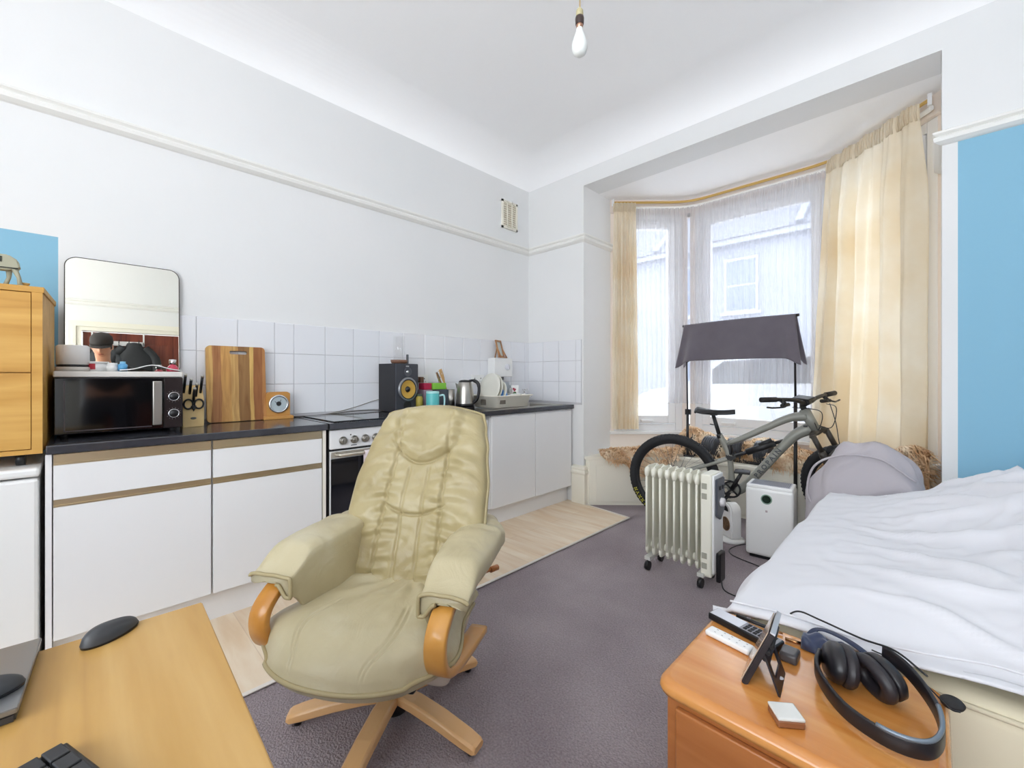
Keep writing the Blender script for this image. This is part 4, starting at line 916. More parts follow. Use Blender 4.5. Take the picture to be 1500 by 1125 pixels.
mouse('computer_mouse', 'dark grey computer mouse at the far edge of the oak desk', (1.935, .035, .7202), R(122))
mouse('computer_mouse', 'dark mouse resting on the lid of the grey laptop', (2.047, -.095, .7402), R(100))
kbd = thing('keyboard', 'black keyboard at the very bottom edge of the desk', 'keyboard', (2.205, -.012, .7203), R(20))
# corner of the keyboard seen: long side runs towards +x, short side towards -y
b = MB(); b.box(0, .43, -.13, 0, 0, .012, bev=.003); b.build('case', BLACK, kbd)
KEY = pbr('key_black', '2A2B2E', .5); kbs = []
kk = MB(); kk.prism([(-.0085, -.0085, 0), (.0085, -.0085, 0), (.0085, .0085, 0), (-.0085, .0085, 0)], (0, 0, .007), bev=.0015)
for r in range(6):
    for c in range(16):
        x = .020+.0262*c; y = -.016-.0195*r
        if c == 0: k0 = None
        b = MB(); w = .0115 if not (c == 15 and r in (2, 3)) else .0115
        if r == 0 and c == 0:
            b.box(-w, w, -.0085, .0085, .012, .0195, bev=.0015); key0 = b.build('key', KEY, kbd); key0.location = (x, y, 0)
        else:
            o = key0.copy(); COL.objects.link(o); o.parent = kbd; o.location = (x, y, 0); b.bm.free()
# ================================================================ BEDSIDE TABLE
ns = thing('bedside_table', 'orange pine bedside table with rounded front edge, in front of the bed', 'bedside table', (2.49, .885, 0))
b = MB(); r = .04; W_, D_ = .462, .405; pts = []
for (cx_, cy_, a0) in ((W_-r, D_-r, 0), (r, D_-r, 90), (r, r, 180), (W_-r, r, 270)):
    for k in range(6): a = R(a0+18*k); pts.append((cx_+r*math.cos(a), cy_+r*math.sin(a)))
lv = [(.0, .472), (.004, .466), (.012, .468)]
prof = [(.012, .470), (.002, .472), (0, .480), (.003, .490), (.010, .497), (.018, .500)]
rings = []
cxm, cym = W_/2, D_/2
for (ins, z) in prof: rings.append([b.bm.verts.new((cxm+(x-cxm)*(1-ins/cxm), cym+(y-cym)*(1-ins/cym), z)) for x, y in pts])
for A, B in zip(rings, rings[1:]):
    for k in range(len(A)): f = b.bm.faces.new((A[k], A[(k+1) % len(A)], B[(k+1) % len(A)], B[k])); f.smooth = True
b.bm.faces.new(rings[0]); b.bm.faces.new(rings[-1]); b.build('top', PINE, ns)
PINE_D = wood('pine_front_shaded', '7A3F1A', 'A5602C', 'BA7640', axis='X', scale=6, rough=.3, coat=.3, off=5)  # pine darkened: shade on the front is put into its colour
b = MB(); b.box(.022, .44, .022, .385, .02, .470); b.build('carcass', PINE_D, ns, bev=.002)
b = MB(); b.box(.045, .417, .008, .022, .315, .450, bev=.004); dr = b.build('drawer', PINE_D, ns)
b = MB(); b.lathe([(0, .03), (.016, .026), (.018, .018), (.008, .01), (.008, 0)], m=Matrix.Translation((.231, .008, .38)) @ Matrix.Rotation(PI/2, 4, 'X')); b.build('knob', PINE, dr)
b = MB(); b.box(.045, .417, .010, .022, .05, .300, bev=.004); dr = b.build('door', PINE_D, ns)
b = MB(); b.lathe([(0, .03), (.016, .026), (.018, .018), (.008, .01), (.008, 0)], m=Matrix.Translation((.39, .010, .19)) @ Matrix.Rotation(PI/2, 4, 'X')); b.build('knob', PINE, dr)
ZN = .5005
def px(x, y): return x, y
# ------------------------------------------------ things on the bedside table
SIL = pbr('silver_plastic', 'BEBEC4', .28, metal=.4)
rc = thing('remote_control', 'long black remote control with silver buttons at the far left of the pine table', 'remote control', (2.497, 1.222, ZN), R(-14))
b = MB(); b.box(0, .175, -.022, .022, 0, .018, bev=.004); b.build('body', BLACK, rc)
b = MB(); b.box(.004, .085, -.0195, .0195, .018, .0192, bev=.0005); b.build('face_plate', SIL, rc)
b = MB(); b.box(.085, .171, -.0195, .0195, .0178, .0188); b.build('keypad', pbr('keypad_grey', '8E8E96', .4), rc)
for i in range(6):
    for j in range(3):
        b = MB(); b.box(.092+.0125*i, .1005+.0125*i, -.016+.0115*j, -.0075+.0115*j, .0188, .0204, bev=.0006)
        if i == 0 and j == 0: bt = b.build('button', BLACK_M, rc)
        else:
            b.bm.free(); o = bt.copy(); COL.objects.link(o); o.parent = rc; o.location = (.0125*i, .0115*j, 0)
wb = thing('power_bank', 'slim white rounded bar dotted with tiny marks, beside the remote control', 'power bank', (2.515, 1.137, ZN), R(-9))
b = MB(); b.box(0, .108, -.017, .017, 0, .014, bev=.006, seg=3); b.build('body', PLASTIC_W, wb)
b = MB()
for k in range(5):
    for j in (-1, 1): b.box(.02+.018*k, .024+.018*k, j*.007-.001, j*.007+.001, .014, .0142)
b.build('marks', pbr('grey_dots', '8A8A8A', .5), wb)
# folding phone stand with power-bank slab
st = thing('tablet_stand', 'dark folding device stand with a tilted slab and a square hole in its foot', 'device stand', (2.655, 1.045, ZN), 0); st.name = 'device_stand'
BRZ = pbr('dark_bronze', '2A2224', .3, metal=.3)
F0, F1 = Vector((-.025, -.045, 0)), Vector((-.045, .075, .0))      # lower edge line of the slab on the table (near -> far)
e = Vector((-.012, .105, .0)); up = Vector((.045, .038, .110)); n_ = e.cross(up).normalized()
o_ = Vector((-.022, -.045, .0))
b = MB(); b.prism([o_, o_+e, o_+e+up, o_+up], n_*.012, bev=.002); b.build('slab', BRZ, st)
b = MB(); b.prism([o_-n_*.001+e*.03+up*.03, o_-n_*.001+e*.97+up*.03, o_-n_*.001+e*.97+up*.97, o_-n_*.001+e*.03+up*.97], -n_*.002); b.build('screen_glass', pbr('pale_screen', 'C4AC98', .15, metal=.3), st)
b = MB(); b.prism([o_+up*1.0+n_*.001, o_+e+up*1.0+n_*.001, o_+e+up*1.03+n_*.001, o_+up*1.03+n_*.001], n_*.010); b.build('top_edge', SIL, st)
# prop leg with hole
q0 = o_+up*.62+e*.05+n_*.013; tip = Vector((.050, -.035, .0)); ee = e*.86
pr_ = tip-q0
b = MB(); s1 = q0; s2 = q0+ee
def qd(a, c): return q0+ee*a+pr_*c
nn = ee.cross(pr_).normalized()*.004
for (a0, a1, c0, c1) in ((0, .16, 0, 1), (.84, 1, 0, 1), (.16, .84, 0, .28), (.16, .84, .66, 1)):
    b.prism([qd(a0, c0), qd(a1, c0), qd(a1, c1), qd(a0, c1)], nn)
b.build('prop_leg', BRZ, st)
b = MB(); b.ell(qd(.5, .83)-nn.normalized()*.0006, (.006, .006, .0016)); b.build('logo_dot', SIL, st)
b = MB()
for k in (0, 1, 2): b.tube([o_+up*(.55+.12*k)+e*.05+n_*.016, o_+up*(.55+.12*k)+e*.95+n_*.016], .0045, seg=8)
b.build('ribs', BLACK_M, st)
ec = thing('charger_puck', 'small dark rounded gadget behind the folding stand', 'gadget', (2.690, 1.165, ZN)); ec.name = 'small_gadget'
b = MB(); b.box(-.018, .018, -.025, .02, 0, .022, bev=.007, seg=3); b.build('body', pbr('gadget_dark', '4A4648', .3), ec)
bx = thing('charging_case', 'small square white-topped box at the front of the pine table', 'box', (2.727, .952, ZN), R(38))
b = MB(); b.box(-.024, .024, -.022, .022, 0, .013, bev=.003); b.build('base', pbr('brown_rim', '8C5A3A', .4), bx)
b = MB(); b.box(-.024, .024, -.022, .022, .013, .019, bev=.0025); b.build('lid', pbr('lid_white', 'DCDCD8', .25), bx)
# pen-like cable with metal ends
b = MB(); b.tube([(2.545, 1.262, ZN+.005), (2.63, 1.258, ZN+.005)], .0045, seg=10); pen = b.build('stylus', BLACK); tag(pen, 'black stylus with bronze tip along the back edge of the pine table', 'stylus')
b = MB(); b.tube([(2.63, 1.258, ZN+.005), (2.655, 1.257, ZN+.005)], [.0042, .003], seg=10); b.build('tip', pbr('bronze', 'A07850', .3, metal=.8), pen)
b = MB(); b.tube([(2.665, 1.236, ZN+.005), (2.70, 1.240, ZN+.005)], .0045, seg=10); jk = b.build('audio_jack', pbr('gold_jack', 'B98A5E', .25, metal=1)); tag(jk, 'short gold headphone jack pointing out of the blue eye mask', 'jack plug')
b = MB(); b.tube([(2.70, 1.240, ZN+.006), (2.725, 1.245, ZN+.008)], .006, seg=10); b.build('sleeve', BLACK, jk)
# eye mask
em = thing('eye_mask', 'crumpled navy blue eye mask at the back of the pine table', 'eye mask', (2.775, 1.262, ZN))
NAVY = pbr('navy_satin', '1D2744', .45, col2='2E3B5E', noise_scale=30, noise_amt=.2, sheen=.4)
b = MB()
def fm(u, v):
    x = -.075+.155*u; y = (-.028+.05*v)*(1+.3*math.cos(u*5)); z = .012+.022*math.sin(PI*v)*(.6+.4*math.sin(PI*u))+.007*nz(u*5, v*4, 3)+.005*math.sin(u*22+v*6)
    return Vector((x, y-.03*u, z if 0 < v < 1 else .002))
b.grid(fm, 40, 14); b.build('mask', NAVY, em, solid=.003)
b = MB(); b.tube(bez([(-.07, -.01, .012), (-.05, .02, .034), (.0, .0, .044), (.05, -.03, .038), (.09, -.055, .012)]), .01, flat=(.016, .003, (0, 0, 1))); b.build('strap', pbr('strap_blue', '2B3550', .5), em)
# headphones lying with the band towards the viewer
hp = thing('headphones', 'black over-ear headphones lying on the bedside table, band towards the viewer', 'headphones', (2.83, 1.09, ZN))
HB = pbr('headphone_black', '1E1C20', .35); HP = pbr('ear_leather', '2A262A', .45, bump=.3, bump_scale=60, bdist=.003)
path = bez([(-.083, .075, .036), (-.082, .03, .032), (-.062, -.015, .026), (-.02, -.065, .022), (.04, -.092, .022), (.088, -.082, .024), (.108, -.04, .028), (.106, .02, .034), (.086, .075, .042), (.055, .12, .052), (.02, .15, .055)], 8)
b = MB(); b.tube(path, .01, flat=(.008, .030, (0, 0, 1))); b.build('headband', HB, hp)
b = MB(); b.tube([p+Vector((0, 0, .0155)) for p in path[30:58]], .004, seg=8); b.build('band_trim', pbr('trim_steel', '7C8894', .3, metal=.5), hp)
def cup(c, m, nm):
    b = MB(); b.lathe([(.0, .022), (.030, .020), (.038, .012), (.040, 0), (.038, -.004), (0, -.004)], m=m, seg=36); o = b.build('ear_cup', HB, hp)
    b = MB(); tor = [(.030+.012*math.cos(a), -.016+.013*math.sin(a)) for a in [2*PI*k/14 for k in range(15)]]; b.lathe(tor, m=m, seg=36); b.lathe([(.03, -.008), (0, -.008)], m=m, seg=36); b.build('ear_pad', HP, o)
m1 = Matrix.Translation((-.050, .062, .040)) @ Matrix.Rotation(R(22), 4, 'Z') @ Matrix.Rotation(R(-80), 4, 'Y') @ Matrix.Diagonal((.95, 1.25, 1, 1))
m2 = Matrix.Translation((.022, .075, .040)) @ Matrix.Rotation(R(42), 4, 'Z') @ Matrix.Rotation(R(78), 4, 'Y') @ Matrix.Diagonal((.95, 1.3, 1, 1))
cup(0, m1, 'l'); cup(0, m2, 'r')
tx = text_mb('SONY', .011, .0003) if False else None
b = MB(); b.tube(bez([(-.186, .262, .009), (-.15, .22, .05), (-.10, .19, .06), (-.02, .17, .058), (.04, .13, .075), (.09, .10, .06)]), .0022, seg=6); b.build('cord', BLACK, hp)
b = MB(); b.tube(bez([(.0, .15, .05), (.05, .145, .045), (.09, .12, .03), (.12, .10, .014), (.135, .11, .008)]), .0016, seg=6); o = b.build('earbud_cord', BLACK, hp)
b = MB(); b.lathe([(0, .006), (.016, .006), (.019, .002), (.017, -.003), (0, -.004)], (0, 0, 0), seg=32); b.xf(Matrix.Translation((2.955, 1.225, ZN+.006)) @ Matrix.Rotation(R(8), 4, 'X')); o = b.build('lens_cap', BLACK_M); tag(o, 'small round black disc at the right back corner of the pine table', 'disc')
# ================================================================ BED
BX0, BX1, BY0, BY1 = 2.53, 4.55, 1.335, 2.86
bed = thing('bed', 'double divan bed with cream mattress under a white duvet', 'bed', (BX0, BY0, 0))
MAT = pbr('cream_sheet', 'E6DDC2', .85, bump=.3, bump_scale=8, bdist=.01)
b = MB(); b.box(.03, BX1-BX0, .0, BY1-BY0, .04, .27, bev=.015); b.build('divan_base', pbr('divan_cloth', 'CFC0A6', .9, bump=.2, bump_scale=200), bed)
b = MB(); b.box(.02, BX1-BX0, -.012, BY1-BY0, .272, .485, bev=.045, seg=4); b.build('mattress', MAT, bed)
b = MB()
for y in (-.016,):
    for z in (.30, .462): b.tube([(.08, y+.004, z), (BX1-BX0-.03, y+.004, z)], .006, seg=8)
b.build('mattress_piping', MAT, bed)
for (x, y) in ((.12, .08), (.12, 1.40), (1.9, .08), (1.9, 1.40)):
    b = MB(); b.lathe([(.02, 0), (.02, .04)], (x, y, 0), seg=14, cap=True); b.build('foot', BLACK, bed)
DUV = pbr('white_cotton', 'DDDDE2', .85, sheen=.2, bump=.15, bump_scale=500, bdist=.001)
def duvet(u, v):
    """u 0..1 along x from the foot, v 0..1 from near hem to the far side"""
    X0, X1 = 2.52, 4.55
    s = u*2.30                                     # cloth length measured from the foot hem
    # foot drop then top
    drop = .20
    if s < drop: x = X0+.02*nz(v*6, s*4); zf = (s/drop)
    else: x = X0+(s-drop)*(X1-X0)/(2.30-drop); zf = 1
    near = .13; tot = 1.95; w = v*tot
    hem_near = .0
    Ytop0, Ytop1 = 1.34, 2.93
    if w < near: y = Ytop0-.005; zn = w/near
    elif w > tot-.24: y = Ytop1; zn = (tot-w)/.24
    else: y = Ytop0+(w-near)*(Ytop1-Ytop0)/(tot-near-.24); zn = 1
    xin = x-X0
    dx = 1-math.exp(-(xin/.22)**1.3) if xin > 0 else 0
    yn = y-Ytop0; dn = 1-math.exp(-(yn/.20)**1.3) if yn > 0 else 0
    fn = Ytop1-y; df = 1-math.exp(-(fn/.12)**1.2) if fn > 0 else 0
    top = .515+.085*dx+.05*sm(xin, .15, .9)+.030*sm(xin, .5, 1.0)+.105*sm(y, 1.9, 2.8)*sm(xin, .15, .7)
    top = .515+(top-.515)*(.12+.88*dn)*(.35+.65*df)
    top += .02*sm(xin, .3, 1.2)*(1-dn)
    top += .03*G(y, 2.55, .25)*sm(xin, .25, .7)
    # folds
    f = .026*nz(x*2.3+1, y*3.2, 3)+.015*math.sin((y*9+x*2.2)+2.5*nz(x*1.6, y*1.8, 5))*sm(xin, .05, .4)*.6+.010*nz(x*7, y*11, 9)
    rd = nz(x*2.6+3, y*4.5+x*1.2, 12); f += .030*math.exp(-(rd*9)**2)*sm(xin, .1, .5)
    crump = sm(x, 3.0, 3.35); rr_ = nz(x*5+9, y*6, 21); f += crump*.042*math.exp(-(rr_*6)**2)
    rr2 = nz(x*9+2, y*8, 31); f += (.25+.75*crump)*.022*math.exp(-(rr2*6)**2)
    f += .006*nz(x*18, y*18, 4)
    z = top+f*(.25+.75*min(dx, 1))*(.3+.7*dn)
    # hanging parts
    if zf < 1:
        zl = .30+.045*math.sin(v*7)+.02*nz(v*9, 1); z = zl+(z-zl)*zf
        x = X0-.035*math.sin(PI*zf)-.03*(1-zf)+.018*math.sin(v*24+3*nz(v*5, 2))*(1-zf*.6)
    if zn < 1:
        hem = .488+.012*math.sin(x*5)+.055*sm(x, 2.75, 3.15)+.012*nz(x*7, 3)
        if w < near:
            z = hem+(z-hem)*zn**.8; y = Ytop0-.028*math.sin(PI*min(1, zn*1.0))-.022*(1-zn)+.008*math.sin(x*17+nz(x*4, 2)*3)*(1-zn)
        else: z = .22+(z-.22)*zn; y += .05*math.sin(PI*zn)
    if zf < 1 and w < near: z = max(z, .40)
    # pulled-in corner over the table
    return Vector((x, y, z))
b = MB(); b.grid(duvet, 230, 190)
o = b.build('duvet', DUV, None, solid=.008); tag(o, 'rumpled white duvet spread over the bed', 'duvet')
b = MB(); b.tube([duvet(i/120, 0)+Vector((0, -.004, .03)) for i in range(10, 121)], .003, seg=6); b.build('seam', DUV, o)
# grey fabric bag squashed between bed and bicycle
gb = thing('fabric_bag', 'pale grey crumpled fabric bag standing between the bed and the bicycle front wheel', 'bag', (2.665, 3.08, 0))
GB = pbr('grey_cloth', 'B9B3B8', .85, bump=.2, bump_scale=150)
b = MB()
def fb(u, v):
    a = 2*PI*u; ph = PI*(v-.5)
    cx_ = math.copysign(abs(math.cos(ph))**.6, 1); r_ = 1+.05*math.sin(a*5+v*9)*cx_+.06*nz(math.cos(a)*2, math.sin(a)*2, v*4)
    x = .27*math.cos(a)*cx_*r_; y = .095*math.copysign(abs(math.sin(a))**.8, math.sin(a))*cx_*r_; z = .395+.395*math.copysign(abs(math.sin(ph))**.8, math.sin(ph))
    z -= .10*sm(x, .08, .27)*sm(z, .3, .6)+.07*sm(-x, .08, .22)*sm(z, .3, .6)
    z += .010*math.sin(x*40+y*20)*sm(z, .35, .6); rf = nz(x*5+3, z*4, 17); k_ = max(0, 1-abs(rf)*6); y -= .022*k_*cx_; x += .012*math.sin(z*30+a*3)*cx_*.5
    return Vector((x+.03*nz(z*5, a), y, max(z, .0)))
b.grid(fb, 72, 44, cu=True); bmesh.ops.remove_doubles(b.bm, verts=b.bm.verts[:], dist=1e-5); b.build('body', GB, gb)
b = MB(); b.tube(bez([(-.22, -.06, .36), (-.268, -.06, .48), (-.23, -.08, .64), (-.10, -.098, .72), (.06, -.098, .72), (.20, -.085, .62)], 8), .006, seg=8); b.build('hem', GB, gb)
# ================================================================ OIL RADIATOR
ra = thing('oil_radiator', 'cream oil-filled radiator on black castors in front of the bicycle', 'radiator', (1.672, 2.40, 0))
RW = pbr('radiator_cream', 'EAE8DA', .3)
H0, H1 = .085, .62
def fin(x):
    b = MB(); n = []
    # pressed fin outline in the y-z plane
    def ol(y0, y1, z0, z1, r):
        out = []
        for (cy, cz, a0) in ((y1-r, z1-r, 0), (y0+r, z1-r, 90), (y0+r, z0+r, 180), (y1-r, z0+r, 270)):
            for k in range(5): a = R(a0+22.5*k); out.append((x, cy+r*math.cos(a), cz+r*math.sin(a)))
        return out
    b.prism(ol(0, .15, H0, H1, .03), (.0035, 0, 0))
    for (yc) in (.035, .115):
        b.tube([(x-.006, yc, H0+.05), (x-.006, yc, H1-.05)], .009, seg=8)
    b.tube([(x+.002, .004, H0+.02), (x+.002, .004, H1-.03)], .0065, seg=10).tube([(x+.002, .146, H0+.02), (x+.002, .146, H1-.03)], .0065, seg=10)
    b.ell((x+.002, .012, H1-.036), (.0145, .026, .032), nu=14, nv=8); b.ell((x+.002, .138, H1-.036), (.0145, .026, .032), nu=14, nv=8)
    b.ell((x+.002, .012, H0+.036), (.010, .016, .03), nu=14, nv=8)
    b.tube([(x-.02, .075, H1-.045), (x+.025, .075, H1-.045)], .022, seg=12).tube([(x-.02, .075, H0+.045), (x+.025, .075, H0+.045)], .022, seg=12)
    return b
f0 = fin(0).build('fin', RW, ra); f0.location = (.02, 0, 0)
for k in range(1, 8): o = f0.copy(); COL.objects.link(o); o.parent = ra; o.location = (.02+.0425*k, 0, 0)
b = MB(); b.box(.343, .40, -.004, .155, H0-.02, H1+.004, bev=.008)
b.build('end_cover', RW, ra)
b = MB()
for z in (.545, .49, .165, .11):
    for j in range(3): b.box(.352+.009*j, .358+.009*j, -.0052, -.004, z, z+.028)
    b.box(.35, .378, -.0045, -.0038, z-.002, z+.03)
b.build('vents', pbr('vent_grey', 'A5A496', .6), ra)
b = MB(); b.box(.40, .412, .004, .147, H0, H1-.0, bev=.008); b.build('side_panel', PLASTIC_W, ra)
b = MB(); b.prism([(.412, .02, .60), (.412, .13, .60), (.412, .13, .42), (.412, .075, .37), (.412, .02, .40)], (.014, 0, 0), bev=.004); cp = b.build('control_panel', pbr('slate_panel', '4C4F58', .35), ra)
for z in (.47,): b = MB(); b.lathe([(.024, 0), (.022, .016), (0, .018)], m=Matrix.Translation((.426, .075, z)) @ Matrix.Rotation(PI/2, 4, 'Y'), seg=24); b.build('thermostat_dial', pbr('dial_pale', 'D8D6D8', .35), cp)
b = MB(); b.box(.426, .432, .045, .065, .54, .56, bev=.002).box(.426, .432, .085, .105, .54, .56, bev=.002); b.build('rocker_switch', BLACK, cp)
b = MB(); b.box(.41, .435, .035, .115, .035, .195, bev=.008); b.build('cord_wrap', BLACK, ra)
b = MB(); b.box(.02, .055, -.02, .17, .062, .082).box(.33, .365, -.02, .17, .062, .082); b.build('axle_plate', pbr('plate_white', 'C9C9C4', .4), ra)
for x in (.037, .347):
    for y in (-.01, .16):
        b = MB(); b.tube([(x-.011, y, .0265), (x+.011, y, .0265)], .026, seg=20); b.tube([(x, y, .03), (x, y, .065)], .006); b.build('castor', BLACK, ra)
# ================================================================ AIR PURIFIER
ap = thing('air_purifier', 'white tower air purifier with a round green-black display', 'air purifier', (2.062, 3.022, 0), R(5))
b = MB(); b.box(0, .262, .0, .19, .02, .452, bev=.022, seg=4); b.build('body', PLASTIC_W, ap)
b = MB(); b.box(.02, .242, .02, .17, 0, .022); b.build('foot', BLACK, ap)
b = MB(); b.box(.004, .258, .004, .186, .444, .468, bev=.008); tp_ = b.build('top_rim', PLASTIC_W, ap)
b = MB(); b.box(.022, .240, .02, .168, .466, .470); b.build('grille_plate', pbr('grille_grey', 'B9BBC6', .35), tp_)
b = MB()
for k in range(22): b.box(.03+.0095*k, .034+.0095*k, .026, .160, .470, .4725)
b.build('grille_slats', pbr('slat_grey', '6F717A', .5), tp_)
Mx = Matrix.Translation((.118, 0, .385)) @ Matrix.Rotation(PI/2, 4, 'X')
b = MB(); b.lathe([(.031, .0), (.031, .003), (.025, .004), (.024, .002)], m=Mx, seg=40); dsp = b.build('display_ring', pbr('ring_green', '7E9A8A', .3), ap)
b = MB(); b.lathe([(.025, .0028), (0, .0028)], m=Mx, seg=40); b.build('display', pbr('display_dark', '0E2A1C', .15, coat=.5), dsp)
b = MB(); b.box(.112, .124, -.0008, .0, .303, .316); b.build('logo', pbr('logo_grey', 'B3A4A6', .5), ap)
b = MB(); b.ell((.245, -.002, .035), (.022, .02, .022)); b.build('bottom_corner', PLASTIC_W, ap)
# ================================================================ FAN HEATER
fh = thing('fan_heater', 'small white fan heater with a bronze round grille behind the radiator', 'fan heater', (1.91, 3.235, 0), R(-40))
b = MB(); b.lathe([(0, 0), (.085, 0), (.088, .014), (.06, .024), (0, .026)], seg=36); b.build('base', PLASTIC_W, fh)
b = MB(); pts = [(-.06, -.04, .025), (.06, -.04, .025), (.06, -.04, .21)]+[(.06*math.cos(R(a)), -.04, .21+.06*math.sin(R(a))) for a in range(15, 180, 15)]+[(-.06, -.04, .21)]
b.prism(pts, (0, .08, 0), bev=.01); b.build('body', PLASTIC_W, fh)
Mx = Matrix.Translation((0, -.041, .12)) @ Matrix.Rotation(PI/2, 4, 'X')
b = MB(); b.lathe([(.048, 0), (.048, .004), (.044, .004), (.043, -.002)], m=Mx, seg=36)
for r in (.012, .022, .032): b.tube([Mx @ Vector((r*math.cos(2*PI*k/28), r*math.sin(2*PI*k/28), .003)) for k in range(28)], .0014, seg=6, closed=True)
for k in range(6): b.tube([Mx @ Vector((0, 0, .003)), Mx @ Vector((.045*math.cos(PI*k/3), .045*math.sin(PI*k/3), .003))], .0012, seg=6)
b.build('grille', pbr('bronze_grille', '9A7A5A', .35, metal=.7), fh)
b = MB(); b.lathe([(.043, .0), (0, .0)], m=Mx, seg=36); b.build('recess', pbr('recess_brown', '5A4A3E', .7), fh)
b = MB(); b.prism([(.035*math.cos(R(a)), -.0505, .215+.035*math.sin(R(a))) for a in range(0, 181, 15)], (0, .004, 0)); b.build('handle_recess', BLACK_M, fh)
# floor cables
b = MB(); b.tube(bez([(2.10, 2.47, .05), (2.12, 2.44, .012), (2.17, 2.42, .006), (2.24, 2.43, .006), (2.35, 2.55, .006), (2.55, 2.75, .006)]), .0035, seg=6); o = b.build('radiator_cable', BLACK); tag(o, 'black mains cable on the carpet from the foot of the radiator', 'cable')
b = MB(); b.tube(bez([(2.08, 3.20, .03), (2.0, 3.14, .02), (1.96, 3.05, .006), (1.99, 2.97, .006), (2.06, 2.93, .006), (2.16, 2.90, .006), (2.24, 2.86, .006)]), .0035, seg=6); o = b.build('purifier_cable', BLACK); tag(o, 'black cable looping round the left foot of the air purifier', 'cable')
b = MB()
for k in range(3): b.tube(bez([(1.99, 3.50, .05+.035*k), (2.06, 3.47, .055+.035*k), (2.14, 3.50, .05+.035*k)]), .004, seg=6)
b.tube(bez([(1.99, 3.50, .006), (1.985, 3.50, .08), (1.99, 3.50, .13)]), .004, seg=6); b.tube([(2.14, 3.50, .0), (2.14, 3.50, .13)], .004)
o = b.build('wire_shoe_rack', BLACK_M); o.name = 'wire_rack'; tag(o, 'low black wire rack on the floor between fan heater and purifier', 'rack')
# ================================================================ BICYCLE
bk = thing('mountain_bike', 'grey full-suspension mountain bike parked along the window seat', 'bicycle', (1.435, 3.352, 0), R(12.9))
FR = pbr('bike_grey', '8E8E86', .42, metal=.15); BBK = pbr('bike_black', '1C1C1F', .4); FORK = pbr('fork_brown', '3C3630', .4)
def wheel(name, r, loc, m=None, tw=.031, text=None):
    w = thing('w', '', '', (0, 0, 0)); bpy.data.objects.remove(w)
    b = MB(); rt = tw; rim_r = r-rt*2+.004
    sec_ = [(rim_r+rt+math.cos(R(a))*rt*(1.0), math.sin(R(a))*rt) for a in range(-150, 151, 20)]
    rings = []; N = 96
    for k in range(N):
        t = 2*PI*k/N; rings.append([b.bm.verts.new((q*math.cos(t), y, q*math.sin(t))) for q, y in sec_])
    for k in range(N):
        A, B = rings[k], rings[(k+1) % N]
        for j in range(len(sec_)-1): f = b.bm.faces.new((A[j], A[j+1], B[j+1], B[j])); f.smooth = True
    for k in range(72):
        t = 2*PI*k/72; Mz = Matrix.Rotation(-t, 4, 'Y')
        if k % 2: b.box(r-.003, r+.0045, -.012, -.002, -.005, .005, m=Mz).box(r-.003, r+.0045, .004, .013, -.006, .006, m=Mz)
        else: b.box(r-.003, r+.0045, -.006, .006, -.005, .005, m=Mz)
        for s in (-1, 1): b.box(r-.012, r-.002, s*.020-.005, s*.020+.005, -.006, .006, m=Mz)
    ty = b.build(name, RUBBER, bk); ty.location = loc
    if m is not None: ty.matrix_local = m
    b = MB(); rs = [(rim_r+.006, -.016), (rim_r-.012, -.013), (rim_r-.018, 0), (rim_r-.012, .013), (rim_r+.006, .016)]; rings = []
    for k in range(N):
        t = 2*PI*k/N; rings.append([b.bm.verts.new((q*math.cos(t), y, q*math.sin(t))) for q, y in rs])
    for k in range(N):
        A, B = rings[k], rings[(k+1) % N]
        for j in range(4): f = b.bm.faces.new((A[j], A[j+1], B[j+1], B[j])); f.smooth = True
    b.build('rim', BBK, ty)
    b = MB()
    for k in range(28):
        t = 2*PI*k/28; s = 1 if k % 2 else -1; t2 = t+(.9 if (k//2) % 2 else -.9)
        b.tube([((rim_r-.016)*math.cos(t), 0, (rim_r-.016)*math.sin(t)), (.028*math.cos(t2), s*.028, .028*math.sin(t2))], .0011, seg=5)
    b.build('spokes', pbr('spoke', '6A6A6E', .3, metal=.8) if 'spoke' not in bpy.data.materials else bpy.data.materials['spoke'], ty)
    b = MB(); b.tube([(0, -.06, 0), (0, .06, 0)], .014, seg=16).tube([(0, -.034, 0), (0, -.028, 0)], .028, seg=20).tube([(0, .028, 0), (0, .034, 0)], .028, seg=20).build('hub', BBK, ty)
    b = MB(); yb = .045
    ang = [2*PI*k/40 for k in range(40)]
    for (ra_, rb_) in ((.072, .09),):
        A = [b.bm.verts.new((ra_*math.cos(a), yb, ra_*math.sin(a))) for a in ang]; B = [b.bm.verts.new(((rb_-.004*(i % 2))*math.cos(a), yb, (rb_-.004*(i % 2))*math.sin(a))) for i, a in enumerate(ang)]
        for i in range(40): b.bm.faces.new((A[i], A[(i+1) % 40], B[(i+1) % 40], B[i]))
    for k in range(5): a = 2*PI*k/5; b.tube([(.02*math.cos(a), yb, .02*math.sin(a)), (.076*math.cos(a+.5), yb, .076*math.sin(a+.5))], .004, seg=6)
    b.build('brake_disc', STEEL, ty, solid=.002)
    return ty
RW_ = wheel('rear_wheel', .343, (0, 0, .3475))
YEL = pbr('tyre_yellow', 'E3DE3A', .5)
